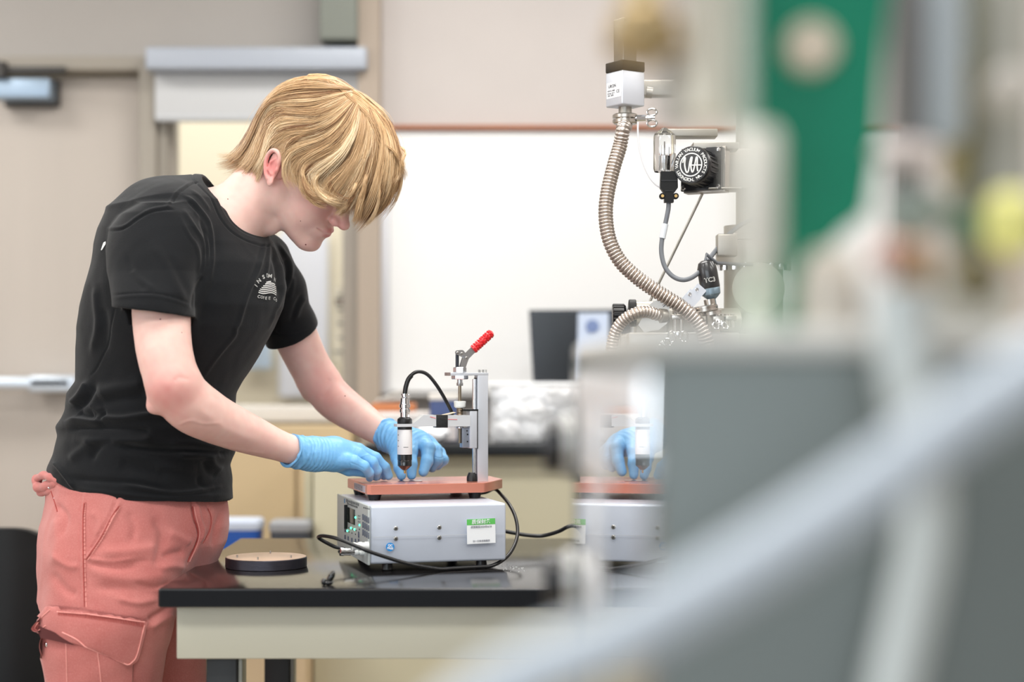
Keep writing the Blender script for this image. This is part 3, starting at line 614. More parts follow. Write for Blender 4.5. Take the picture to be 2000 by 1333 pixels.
# ================================================================ vacuum system standing on the right of the table, in focus
EY = 3.0
def E(x, y, dy=0.): return P(x, y, EY+dy)
M_ss = mat('stainless', (196, 190, 182), .26, .95, var=.05, vscale=15)
M_ssd = mat('stainless_dull', (172, 168, 160), .42, .85)
M_blk = mat('black_phenolic', (22, 22, 25), .32, spec=.6)
M_gray = mat('grey_cable', (110, 114, 120), .45)
vs_ = thing('vacuum_chamber', 'stainless vacuum system with black valve knob and steel bellows on the table', 'vacuum chamber', (E(1500, 0).x, EY+.12, TZ))
# chamber column with its flanges, body block and feet on the table
cx_ = E(1492, 0).x; b = MB(); zt_ = E(0, 430).z
b.cyl((cx_, EY+.13, TZ+.08), (cx_, EY+.13, zt_), S(58, 3.1), n=48); b.build('column', M_ssd, vs_)
b = MB(); b.cyl((cx_, EY+.13, E(0, 510).z), (cx_, EY+.13, E(0, 462).z), S(74, 3.1), n=48, bev=.002); b.cyl((cx_, EY+.13, E(0, 462).z), (cx_, EY+.13, E(0, 448).z), S(66, 3.1), n=48, bev=.002)
fl = b.build('top_flange', M_ssd, vs_)
for k in range(9):
    a = R(-170+20*k); c = Vector((cx_+math.cos(a)*S(69, 3.1), EY+.13+math.sin(a)*S(69, 3.1), E(0, 508).z)); MB().hexa(c, c+Vector((0, 0, -.012)), .005).build('flange_bolt', M_chrome, fl)
MB().lathe([(S(46, 3), 0), (S(52, 3), .004), (S(52, 3), .012), (S(46, 3), .014)], (cx_+.0, EY+.13-S(60, 3.1), E(0, 560).z), (0, -1, 0), 48).build('view_port', mat('port_dull', (188, 188, 178), .6, .3), vs_)
MB().box(((E(1214, 0).x+cx_)/2+.05, EY+.13, (E(0, 652).z+TZ+.1)/2), (cx_-E(1214, 0).x+.1, .2, E(0, 652).z-TZ-.1), bev=.004).build('main_body', M_ssd, vs_)
for x in (E(1235, 0).x, cx_+.12):
    for y in (EY+.06, EY+.2): MB().cyl((x, y, TZ), (x, y, TZ+.101), .016).build('foot', M_blk, vs_)
# upper arm carrying valve, gauge head, motor; joined to the column
b = MB(); b.cyl((cx_, EY+.13, zt_-.001), (cx_, EY+.13, E(0, 60).z), S(34, 3.1), n=32); b.box((E(1440, 0).x, EY+.1, E(0, 320).z), (S(110, 3), .06, S(80, 3)), bev=.003)
b.box((E(1376, 0).x, EY+.13, E(0, 150).z), (cx_-E(1230, 0).x, .03, .03), bev=.003); b.build('upper_arm', M_ssd, vs_)
# square actuator box with label
b = MB(); A1 = R(38); rz = Matrix.Rotation(A1, 3, 'Z'); ac = E(1221, 176, .03); sd = .0505
rz = Matrix.Rotation(R(33), 3, 'Z')
b.box(ac, (sd, sd, S(68, 3)), rz, .003); ab = b.build('actuator', M_alu, vs_)
MB().box(ac+Vector((0, 0, S(44, 3))), (sd*1.01, sd*1.01, S(20, 3)), rz, .002).build('actuator_cap', M_dark, ab)
MB().box(ac+Vector((-.0, 0, S(40, 3)+.05)), (.03, .03, .08), rz, .002).build('actuator_neck', M_ssd, ab)
fn = -(rz @ Vector((1, 0, 0))); ex = rz @ Vector((0, -1, 0)); lm = frame(ac+fn*(sd/2), ex, (0, 0, 1))
lb = MB(); lb.prism([(-.021, -.014), (.021, -.014), (.021, .014), (-.021, .014)], lm @ Matrix.Translation((0, -.002, 0)), .0004); lbo = lb.build('rating_label', mat('label_white', (0, 0, 0)), ab)
b = MB(); text_mb('URON', .008, lm @ Matrix.Translation((-.004, .005, .0006)), .0002, mb=b, bold=.0001); text_mb('CE', .008, lm @ Matrix.Translation((.013, -.006, .0006)), .0002, mb=b)
for t_, y in (('NW16 2408', -.003), ('0.8 bar 24 V', -.0075), ('1041 5870', -.0115)): text_mb(t_, .0042, lm @ Matrix.Translation((-.018, y, .0006)), .0002, 'LEFT', b)
b.build('label_print', mat('ink_dark', (0, 0, 0)), lbo)
nk = MB(); nk.lathe([(S(13, 3), -.03), (S(13, 3), .001)], (ac.x, ac.y, E(0, 218).z+.016), (0, 0, 1)); nk.build('neck', M_ssd, vs_)
kc = Vector((ac.x, ac.y, E(0, 228).z))
b = MB(); b.lathe([(S(22, 3), -.009), (S(25, 3), -.007), (S(25, 3), -.0015), (S(18, 3), -.0012), (S(18, 3), .0012), (S(25, 3), .0015), (S(25, 3), .007), (S(22, 3), .009)], kc, n=40); b.build('clamp_ring', M_ss, vs_)
b = MB(); b.cyl(kc+Vector((.018, -.012, 0)), kc+Vector((.052, -.018, 0)), .0028, n=12); b.cyl(kc+Vector((.02, -.012, 0)), kc+Vector((.036, -.015, 0)), .0055, n=6); b.build('clamp_bolt', M_chrome, vs_)
def wing(name, c, ax, up, r=.011):
    b = MB(); ax = Vector(ax).normalized(); b.lathe([(.0048, 0), (.0055, .002), (.0042, .010)], c, ax, 16)
    for s in (-1, 1):
        q = Vector(c)+ax*.004+Vector(up)*s*r*.9+ax*.005; fr_ = ax.cross(Vector(up)).normalized()
        pts = []
        for k in range(17): a = 2*PI*k/16; pts.append(q+Vector(up)*math.cos(a)*r*.55+ax*math.sin(a)*r*.8)
        b.tube(pts, .0018, 8)
    return b.build(name, M_chrome, vs_)
wing('wing_nut', kc+Vector((.038, -.0155, 0)), (1, -.15, 0), (0, 0, 1))
MB().cyl(E(1262, 180, .05), E(1274, 182, .05), S(11, 3)).build('side_port', M_ssd, vs_)
# bellows hoses: ridged steel tube swept along its curve
def bellows(name, path, r, pitch=.0042, amp=.16, par=vs_, m=None):
    pts = [Vector(p) for p in path]; sp = spline(pts, 30); L = [0]
    for i in range(1, len(sp)): L.append(L[-1]+(sp[i]-sp[i-1]).length)
    n = int(L[-1]/pitch*8); out = []; j = 0
    for i in range(n+1):
        t = L[-1]*i/n
        while j < len(L)-2 and L[j+1] < t: j += 1
        out.append(sp[j].lerp(sp[j+1], (t-L[j])/max(1e-9, L[j+1]-L[j])))
    return MB().tube(out, r, 24, rf=lambda i: r*(1-amp*.5+amp*.5*(abs(math.cos(PI*i/8))**.6*2-1))).build(name, m, par, smooth=50)
M_bel = mat('bellows_steel', (200, 190, 182), .3, .95)
bl1 = [(1219, 236, 0), (1217, 252, 0), (1211, 285, 0), (1199, 325, -.01), (1187, 375, -.02), (1183, 420, -.03), (1190, 468, -.04), (1211, 510, -.045), (1245, 543, -.05), (1285, 571, -.05), (1325, 596, -.05), (1356, 622, -.045), (1376, 655, -.04), (1384, 700, -.03), (1380, 740, -.01)]
MB().cyl(kc+Vector((0, 0, -.02)), kc+Vector((0, 0, -.008)), S(12.5, 3)).build('hose_collar', M_ssd, vs_)
pth = [Vector((kc.x, kc.y, kc.z-.012))]+[E(x, y, d) for x, y, d in bl1[1:]]
bellows('bellows_hose', pth, S(14.5, 3), .0062, .22, m=M_bel)
bl2 = [(1288, 617, -.045), (1262, 609, -.055), (1237, 614, -.06), (1214, 630, -.055), (1200, 655, -.05), (1194, 690, -.045), (1192, 730, -.03), (1200, 770, .0)]
bellows('bellows_hose', [E(x, y, d) for x, y, d in bl2], S(12, 3), .0056, .22, m=M_bel)
MB().cyl(E(1380, 740, -.01), E(1384, 752, .05), S(17, 3)).build('hose_end', M_ssd, vs_); MB().cyl(E(1200, 765, .0), E(1222, 775, .05), S(13, 3)).build('hose_end', M_ssd, vs_)
# valve with the big lettered knob
M_sq = M_dark; vd = Vector((-.46, -.88, .05)).normalized(); vc_ = E(1350, 322, -.035); vx = Vector((vd.y, -vd.x, 0)).normalized()*-1
kr = S(38, 2.95)
b = MB(); rib = lambda a: 1+.035*(1 if math.cos(a*24) > .2 else -1)*1
b.lathe([(kr*.9, -.05), (kr*.97, -.048), (kr*.97, -.012)], vc_, vd, 192, shape=rib); kb = b.build('valve_knob', M_blk, vs_, smooth=25)
b = MB(); b.lathe([(kr*.97, -.012), (kr*1.0, -.011), (kr*1.0, -.003), (kr*.95, 0), (kr*.9, .0003), (0.0005, .0003)], vc_, vd, 64); b.build('knob_cap', M_blk, kb)
kx = Vector((0, 0, 1)).cross(vd).normalized(); km = frame(vc_+vd*.0006, kx, vd.cross(kx)); W_ink = mat('white_ink', (236, 236, 232), .5)
b = MB()
def arc_text(t, r, a0, a1, size, flip=False):
    for i, ch in enumerate(t):
        if ch == ' ': continue
        a = R(a0+(a1-a0)*i/(len(t)-1)); m = km @ Matrix.Translation((r*math.cos(a), r*math.sin(a), 0)) @ Matrix.Rotation(a+(R(90) if flip else R(-90)), 4, 'Z')
        text_mb(ch, size, m, .0002, mb=b, bold=.00012)
arc_text('VARIAN VACUUM PRODUCTS', kr*.79, 186, -32, kr*.235); arc_text('LEXINGTON, MA.', kr*.79, 205, 315, kr*.235, True)
b.build('knob_lettering', W_ink, kb)
b = MB(); b.lathe([(kr*.56, 0), (kr*.62, 0), (kr*.62, .0004), (kr*.56, .0004), (kr*.56, 0)], km.translation, vd, 64, caps=False)
zz = [(-.40, .10), (-.33, .28), (-.28, .30), (-.30, .0), (-.22, -.30), (-.12, -.28), (-.06, .1), (.0, .30), (.05, .28), (.0, -.05), (.05, -.30), (.12, -.28), (.2, .05), (.25, .30), (.3, .25), (.3, -.1), (.33, -.3)]
pts = spline([km @ Vector((x*kr*1.15, y*kr*1.2, .0003)) for x, y in zz], 6); b.tube(pts, kr*.042, 6)
b.tube([km @ Vector((-.05*kr, -.03*kr, .0003)), km @ Vector((.56*kr, -.05*kr, .0003))], kr*.035, 6); b.build('knob_emblem', W_ink, kb)
vb = vc_-vd*.056; vM = frame(vb, kx, vd.cross(kx)); h = kr*1.12
b = MB(); b.prism([(-h, -h), (h, -h), (h, h), (-h, h)], vM, .008); pl2 = b.build('valve_plate', M_blk, vs_)
for sx in (-.86, .86):
    for sy in (-.86, .86): MB().lathe([(.0042, 0), (.0042, .002), (.003, .0035), (0, .0036)], vM @ Vector((sx*h, sy*h, .008)), vd, 20).build('bolt', M_chrome, pl2)
b = MB(); g = h*1.06; b.prism([(-h, -g), (g, -g), (g, g), (-h, g)], vM @ Matrix.Translation((0.002, 0, -.022)), .0215); b.build('valve_body', M_ss, vs_)
b = MB(); b.box(E(1412, 371, .02), (S(64, 3), .06, .003), None, .001); b.box(E(1396, 288, .03), (S(90, 3), .05, .012), None, .001); b.build('valve_bracket', M_ssd, vs_)
# glass gauge with black connector above its cable
M_glass = mat('clear_glass', (250, 252, 252), .02, trans=1.)
gx = E(1298, 0, .0)
b = MB(); b.lathe([(S(20, 3), E(0, 336).z), (S(22, 3), E(0, 330).z), (S(22, 3), E(0, 270).z), (S(20, 3), E(0, 262).z), (.004, E(0, 250).z)], (gx.x, EY, 0), n=36, caps=False); b.build('gauge_glass', M_glass, vs_)
b = MB()
for dx, y0 in ((-.005, 285), (0, 278), (.005, 288)): b.cyl((gx.x+dx, EY, E(0, 336).z), (gx.x+dx, EY, E(0, y0).z), .0009, n=8)
b.cyl((gx.x, EY, E(0, 332).z), (gx.x, EY, E(0, 305).z), .0075, n=20); b.build('gauge_pins', M_chrome, vs_)
MB().box(E(1345, 262, .03), (S(110, 3), .04, .014), None, .002).build('gauge_mount', M_ssd, vs_)
b = MB(); cM = frame(E(1306, 362, -.008), (1, 0, 0), (0, 0, 1)); k = S(1, 3)
b.prism([(-16*k, 26*k), (16*k, 26*k), (17*k, 0), (17*k, -6*k), (9*k, -17*k), (9*k, -34*k), (-9*k, -34*k), (-9*k, -17*k), (-17*k, -6*k), (-17*k, 0)], cM @ Matrix.Translation((0, 0, -.008)), .018)
cnn = b.build('connector_plug', M_dark, vs_)
for s in (-1, 1):
    q = cM @ Vector((s*13*k, -22*k, 0)); MB().cyl(q, q+Vector((0, -.010, 0)), 6*k, n=20, bev=.0008).build('screw_ear', M_dark, cnn)
    MB().cyl(q+Vector((0, -.010, 0)), q+Vector((0, -.0112, 0)), 3*k, n=14).build('brass_screw', mat('brass', (0, 0, 0)), cnn)
b = MB(); b.box(cM @ Vector((0, 8*k, .0105)), (30*k, .001, 2*k)); b.box(cM @ Vector((0, -12*k, .0105)), (16*k, .001, 1.5*k)); b.build('plug_ridge', M_blk, cnn)
gp = [(1306, 394, -.008), (1305, 410, -.01), (1299, 440, -.01), (1293, 468, -.012), (1292, 495, -.015), (1299, 522, -.02), (1314, 540, -.025), (1333, 547, -.03), (1352, 542, -.03), (1370, 527, -.02), (1386, 505, .0), (1404, 482, .02), (1424, 458, .03), (1450, 438, .04), (1474, 428, .05)]
cb_ = MB().tube(spline([E(*p) for p in gp], 8), S(4.6, 3), 12).build('gauge_cable', M_gray, vs_)
MB().tube([E(1299.5, 438, -.01), E(1293.5, 466, -.012)], S(6.2, 3), 14).build('cable_sleeve', mat('clear_sleeve', (214, 220, 226), .3), cb_)
wp = [(1246, 238, .0), (1246, 262, .0), (1249, 290, -.0), (1256, 318, .0), (1268, 345, .0), (1280, 360, .0), (1291, 367, .0)]
tag(MB().tube(spline([E(*p) for p in wp], 8), S(1.8, 3), 8).build('thin_wire', mat('white_wire', (232, 232, 236), .5)), 'thin white wire hanging from the clamp to the black plug', 'wire')
MB().tube([E(1377, 368, .04), E(1268, 592, .08)], S(2.8, 3), 10).build('brace_rod', M_ssd, vs_)
# thermocouple gauge
a0, a1 = E(1380, 522, -.02), E(1388, 568, -.02); ax_ = (a1-a0).normalized(); r_ = S(19, 3)
b = MB(); b.lathe([(r_*.45, -.012), (r_*.8, -.008), (r_*1.0, .002), (r_*1.02, .012), (r_*1.02, .036), (r_*.98, .038)], a0, ax_, 36); tg = b.build('gauge_tube', mat('gauge_black', (40, 40, 42), .3, spec=.6, coat=.3), vs_)
tm = frame(a0+ax_*.026+Vector((0, -r_*1.03, 0)), (1, 0, -.17), (0, 0, 1)); b = MB(); tb_ = MB(); text_mb('TC3', .0115, Matrix.Identity(4), .0002, mb=tb_, bold=.0003)
for v in tb_.v:
    a = v.x/(r_*1.03); e1 = Vector((0, -1, 0)); e1 = (e1-ax_*e1.dot(ax_)).normalized(); e2 = ax_.cross(e1); e2 = e2 if e2.x > 0 else -e2; b.v.append(a0+ax_*(.024-v.y)+(e2*math.sin(a)+e1*math.cos(a))*r_*1.035)
b.f = tb_.f; b.build('gauge_lettering', W_ink, tg)
MB().lathe([(r_*.97, .038), (r_*1.0, .039), (r_*.95, .049), (r_*.6, .055), (r_*.35, .058), (r_*.35, .072)], a0, ax_, 36).build('gauge_base', mat('blue_grey_band', (120, 138, 150), .35, .4), tg)
MB().tube([a0-ax_*.011, a0-ax_*.02+Vector((.003, 0, .003)), E(1400, 514, -.01), E(1430, 516, .03), E(1470, 517, .06)], S(3.5, 3), 10).build('gauge_lead', M_gray, tg)
# clamps, elbows and ports at the bottom
def clamp(name, c, ax, r, th=.012, gap=True):
    ax = Vector(ax).normalized(); b = MB()
    b.lathe([(r*.86, -th/2), (r, -th*.35), (r, -th*.12), (r*.9, -th*.1), (r*.9, th*.1), (r, th*.12), (r, th*.35), (r*.86, th/2)], c, ax, 36)
    return b.build(name, M_ss, vs_)
clamp('clamp_ring', E(1377, 604, -.03), ax_, S(24, 3), .012); wing('wing_nut', E(1404, 628, -.04), (.2, -.5, -.8), (1, 0, 0), .009)
b = MB(); b.lathe([(S(11, 3), 0), (S(11, 3), .02), (S(20, 3), .022), (S(20, 3), .028)], E(1385, 585, -.025), ax_, 24); b.cyl(E(1389, 600, -.02), E(1395, 655, .03), S(13, 3)); b.build('gauge_stem', M_ss, vs_)
b = MB(); b.prism([(-14*k, -12*k), (14*k, -12*k), (14*k, 12*k), (-14*k, 12*k)], frame(E(1350, 583, -.03), (1, 0, -.9), (.9, 0, 1)), .008); b.prism([(-11*k, -9*k), (11*k, -9*k), (11*k, 9*k), (-11*k, 9*k)], frame(E(1365, 568, -.028), (1, 0, -.9), (.9, 0, 1)), .006); b.build('clamp_plate', M_alu, vs_)
for x, y in ((1347, 575), (1361, 566)): MB().lathe([(.003, 0), (.003, .002), (.002, .003)], E(x, y, -.038), (0, -1, 0), 16).build('bolt', M_chrome, vs_)
# angled hinge clamp at the end of the short bellows
cM = frame(E(1280, 618, -.04), (.75, 0, -.66), (.66, 0, .75))
pts = [(-16, -44), (6, -48), (14, -34), (26, -20), (30, 4), (24, 22), (12, 34), (10, 48), (-10, 50), (-18, 36), (-26, 22), (-28, 0), (-22, -20)]
b = MB(); b.prism([(x*k*.85, y*k*.8) for x, y in pts], cM, .009); b.build('hinge_clamp', mat('cast_alu', (206, 204, 200), .38, .8), vs_)
MB().cyl(cM @ Vector((-3*k, 22*k, .009)), cM @ Vector((4*k, 52*k, .009)), .0022, n=10).build('clamp_bolt', M_chrome, vs_)
b = MB(); b.lathe([(S(14, 3), 0), (S(14, 3), .012)], E(1288, 617, -.05), (1, .6, 0), 28); b.build('hose_collar', M_ssd, vs_)
b = MB(); b.cyl(E(1242, 612, .03), E(1300, 612, .03), S(24, 3), n=36); b.cyl(E(1300, 628, .03), E(1440, 628, .06), S(26, 3), n=36); b.box(E(1275, 632, .05), (S(72, 3), .05, S(52, 3)), None, .003); b.build('cross_tube', M_ssd, vs_)
b = MB(); b.cyl(E(1228, 612, .03), E(1242, 612, .03), S(27, 3), n=36, bev=.001); b.build('black_flange', M_dark, vs_)
b = MB(); b.lathe([(S(20, 3), 0), (S(22, 3), .002), (S(22, 3), .020), (S(18, 3), .024), (S(9, 3), .024), (S(9, 3), .035)], E(1196, 616, .03), (1, 0, 0), 96, shape=lambda a: 1+.04*(1 if math.cos(a*16) > 0 else -1)); b.build('knurled_knob', M_blk, vs_, smooth=25)
for i, (x, y) in enumerate(((1324, 640), (1405, 622), (1425, 622))):
    b = MB(); b.cyl(E(x-6, y+18, -.02), E(x-6, y-34 if i == 0 else y-8, -.02), .004, n=10); b.cyl(E(x+6, y+18, -.02), E(x+6, y-34 if i == 0 else y-8, -.02), .004, n=10); b.box(E(x, y-20 if i == 0 else y, -.018), (S(26, 3), .012, S(10, 3)), None, .001); b.build('swing_bolt', M_ss, vs_)
wing('wing_nut', E(1324, 648, -.03), (0, 0, -1), (1, 0, 0), .012); wing('wing_nut', E(1292, 668, -.05), (.6, -.2, -.6), (.7, 0, .7), .009)
b = MB(); b.box(E(1330, 668, .04), (S(216, 3), .11, S(34, 3)), None, .004); b.build('cover_plate', mat('plate_silver', (206, 204, 198), .4, .6), vs_)
MB().box(E(1419, 480, .02), (S(40, 3), .03, S(44, 3)), None, .003).build('side_clamp', M_ssd, vs_)
# ================================================================ implicit surfaces for the figure
F32 = np.float32
def V3(v): return np.array([v[0], v[1], v[2]], F32)
def s_cone(p, a, b, ra, rb):
    a, b = V3(a), V3(b); d = b-a; t = np.clip(((p-a)@d)/max(1e-12, float(d@d)), 0, 1)
    q = p-a-t[:, None]*d; return np.sqrt((q*q).sum(1))-(ra+(rb-ra)*t)
def s_ell(p, c, r, Rm=None):
    q = p-V3(c)
    if Rm is not None: q = q@Rm
    r = np.array(r, F32); k0 = np.sqrt(((q/r)**2).sum(1)); k1 = np.sqrt(((q/(r*r))**2).sum(1)); return k0*(k0-1)/np.maximum(k1, 1e-9)
def smin(a, b, k):
    h = np.clip(.5+.5*(b-a)/k, 0, 1); return b+(a-b)*h-k*h*(1-h)
def smax(a, b, k): return -smin(-a, -b, k)
def s_chain(p, pts, k=.006):                    # pts: (xyz, radius)
    d = None
    for (a, ra), (b, rb) in zip(pts[:-1], pts[1:]):
        e = s_cone(p, a, b, ra, rb); d = e if d is None else smin(d, e, k)
    return d
def nets(f, lo, hi, h, name, m, parent=None, disp=None, project=2, attr=None):
    lo = np.array(lo, F32); n = np.ceil((np.array(hi)-lo)/h/8).astype(int)*8; nb = n//8
    g = np.stack(np.meshgrid(*[np.arange(k) for k in nb], indexing='ij'), -1).reshape(-1, 3)
    c = lo+(g*8+3.5).astype(F32)*h; fc = np.concatenate([f(c[i:i+200000]) for i in range(0, len(c), 200000)])
    A = np.repeat(np.repeat(np.repeat(np.where(fc < 0, -1, 1).astype(F32).reshape(nb), 8, 0), 8, 1), 8, 2)
    act = g[np.abs(fc) < 8*h*.87*1.45+.003]; off = np.stack(np.meshgrid(*[np.arange(8)]*3, indexing='ij'), -1).reshape(-1, 3)
    for i in range(0, len(act), 400):
        ii = (act[i:i+400, None, :]*8+off[None]).reshape(-1, 3); A[ii[:, 0], ii[:, 1], ii[:, 2]] = f(lo+ii.astype(F32)*h)
    s = A < 0; mix = np.zeros(np.array(A.shape)-1, bool); ref = s[:-1, :-1, :-1]
    for dx in (0, 1):
        for dy in (0, 1):
            for dz in (0, 1):
                if dx+dy+dz: mix |= s[dx:s.shape[0]-1+dx, dy:s.shape[1]-1+dy, dz:s.shape[2]-1+dz] != ref
    ci = np.argwhere(mix); idx = np.full(mix.shape, -1, np.int32); idx[mix] = np.arange(len(ci))
    acc = np.zeros((len(ci), 3), F32); cnt = np.zeros(len(ci), F32)
    cor = [(i >> 2 & 1, i >> 1 & 1, i & 1) for i in range(8)]; val = np.stack([A[ci[:, 0]+a, ci[:, 1]+b, ci[:, 2]+c_] for a, b, c_ in cor], 1)
    for i in range(8):
        for k in (1, 2, 4):
            j = i | k
            if j == i: continue
            va, vb = val[:, i], val[:, j]; x = (va < 0) != (vb < 0); t = np.where(x, va/np.where(x, va-vb, 1), 0)
            pa, pb = np.array(cor[i], F32), np.array(cor[j], F32); acc += np.where(x[:, None], pa+t[:, None]*(pb-pa), 0); cnt += x
    v = lo+(ci+acc/cnt[:, None])*h; quads = []
    for ax in range(3):
        u, w = [(1, 2), (2, 0), (0, 1)][ax]
        sl0 = [slice(1, -1)]*3; sl0[ax] = slice(0, -1); sl1 = list(sl0); sl1[ax] = slice(1, None)
        e0, e1 = s[tuple(sl0)], s[tuple(sl1)]; ee = np.argwhere(e0 != e1)
        if not len(ee): continue
        inside = e0[ee[:, 0], ee[:, 1], ee[:, 2]]; base = ee.copy()
        for q in range(3):
            if q != ax: base[:, q] += 1
        def cell(du, dw):
            b = base.copy(); b[:, u] -= du; b[:, w] -= dw; return idx[b[:, 0], b[:, 1], b[:, 2]]
        q4 = np.stack([cell(1, 1), cell(0, 1), cell(0, 0), cell(1, 0)], 1); q4[~inside] = q4[~inside][:, ::-1]; quads.append(q4)
    quads = np.concatenate(quads); quads = quads[(quads >= 0).all(1)]
    def grad(v, e=.0006):
        k = np.array([[1, -1, -1], [-1, -1, 1], [-1, 1, -1], [1, 1, 1]], F32); g_ = 0; fs = 0
        for kk in k: fv = f(v+kk*e); g_ = g_+kk*fv[:, None]; fs = fs+fv
        g_ = g_/np.maximum(1e-9, np.sqrt((g_**2).sum(1)))[:, None]; return g_, fs/4
    for _ in range(project):
        g_, fv = grad(v); v = v-g_*np.clip(fv, -h, h)[:, None]*.9
    g_, _ = grad(v, .0015)
    if disp is not None: v = v+g_*disp(v, g_)[:, None].astype(F32)
    me = bpy.data.meshes.new(name); me.vertices.add(len(v)); me.vertices.foreach_set('co', v.astype(F32).ravel())
    me.loops.add(len(quads)*4); me.loops.foreach_set('vertex_index', quads.ravel().astype(np.int32)); me.polygons.add(len(quads))
    me.polygons.foreach_set('loop_start', np.arange(0, len(quads)*4, 4, dtype=np.int32)); me.update(calc_edges=True); me.validate()
    me.polygons.foreach_set('use_smooth', [True]*len(me.polygons)); me.materials.append(m)
    if attr:
        for an, fn in attr.items():
            at = me.attributes.new(an, 'FLOAT', 'POINT'); at.data.foreach_set('value', fn(v).astype(F32))
    o = bpy.data.objects.new(name, me); COL.objects.link(o)
    if parent is not None: o.parent = parent; o.matrix_parent_inverse = wmat(parent).inverted()
    return o
def topx(v): return 1000+FPX*v[:, 0]/v[:, 1], HOR-FPX*(v[:, 2]-CZ)/v[:, 1]
def pdist(x, y, pl):                            # distance (px) from points to a polyline, and how far along it
    best = np.full(len(x), 1e9, F32); tt = np.zeros(len(x), F32); n = len(pl)-1
    for i in range(n):
        ax_, ay = pl[i]; bx_, by = pl[i+1]; dx, dy = bx_-ax_, by-ay; t = np.clip(((x-ax_)*dx+(y-ay)*dy)/(dx*dx+dy*dy+1e-9), 0, 1)
        d = np.hypot(x-ax_-t*dx, y-ay-t*dy); m_ = d < best; best = np.where(m_, d, best); tt = np.where(m_, (i+t)/n, tt)
    return best, tt
def smooth2(pl, n=6): return [(p.x, p.y) for p in spline([(a, b, 0) for a, b in pl], n)]
def folds(lst):
    lst = [(smooth2(pl), w_, a) for pl, w_, a in lst]
    def fn(v, g_):
        x, y = topx(v); out = np.zeros(len(v), F32); face = np.clip((-g_[:, 1]+.15)*3, 0, 1)
        for pl, w_, a in lst:
            d, t = pdist(x, y, pl); out += a*np.exp(-(d/w_)**2)*np.clip(np.minimum(t, 1-t)*6+.25, 0, 1)
        return out*face
    return fn
def nz(v, s, seed=0.): # cheap smooth noise
    q = v*s+seed; return (np.sin(q[:, 0]*1.7+1.3*np.sin(q[:, 1]*1.1+seed))*np.sin(q[:, 1]*1.3+1.7*np.sin(q[:, 2]*.9))+np.sin(q[:, 2]*1.9+1.1*np.sin(q[:, 0]*1.4)+q[:, 1]*.6)*.5)/1.5
class Slices:
    """upright trunk: an oval for each height, from where its two sides stand"""
    def __init__(s, rows, power=2.2):
        z, cx, cy, A, B, ps = [], [], [], [], [], []
        for y, L, Rr, Y, half, psi in rows:      # half: half-width along the psi axis (metres)
            zc = P(0, y, Y).z; xl, xr = P(L, 0, Y).x, P(Rr, 0, Y).x; e = (xr-xl)/2; c_, s_ = math.cos(R(psi)), math.sin(R(psi))
            hw = min(half, e*.93/max(.05, abs(c_))); b = math.sqrt(max(1e-5, e*e-(hw*c_)**2))/abs(s_) if abs(s_) > .05 else half
            z.append(zc); cx.append((xl+xr)/2); cy.append(Y); A.append(hw); B.append(b); ps.append(R(psi))
        o = np.argsort(z); s.z = np.array(z)[o]; f_ = lambda a: np.array(a)[o]
        zz = np.linspace(s.z[0], s.z[-1], 420); ker = np.hanning(11); ker /= ker.sum()
        def sm(a): q = np.interp(zz, s.z, f_(a)); return np.convolve(np.pad(q, 5, 'edge'), ker, 'valid')
        s.zz = zz; s.t = [sm(a) for a in (cx, cy, A, B, ps)]; s.p = power
    def at(s, z): return [np.interp(z, s.zz, a) for a in s.t]
    def __call__(s, p):
        cx, cy, A, B, ps = s.at(p[:, 2]); dx, dy = p[:, 0]-cx, p[:, 1]-cy; c_, s_ = np.cos(ps), np.sin(ps)
        u = np.abs(dx*c_+dy*s_)/A; w_ = np.abs(-dx*s_+dy*c_)/B; k = (u**s.p+w_**s.p)**(1/s.p); d = (k-1)*np.minimum(A, B)
        dz = np.maximum(s.zz[0]-p[:, 2], p[:, 2]-s.zz[-1]); return np.maximum(d, dz).astype(F32)
def pr(x, y, Y, r): return (P(x, y, Y), r*Y/FPX)
def dense(ch, n=5):                              # a limb's joints and girths, rounded off between them
    c = spline([a for a, _ in ch], n); r = spline([(b_, 0, 0) for _, b_ in ch], n); return [(a, b_.x) for a, b_ in zip(c, r)]
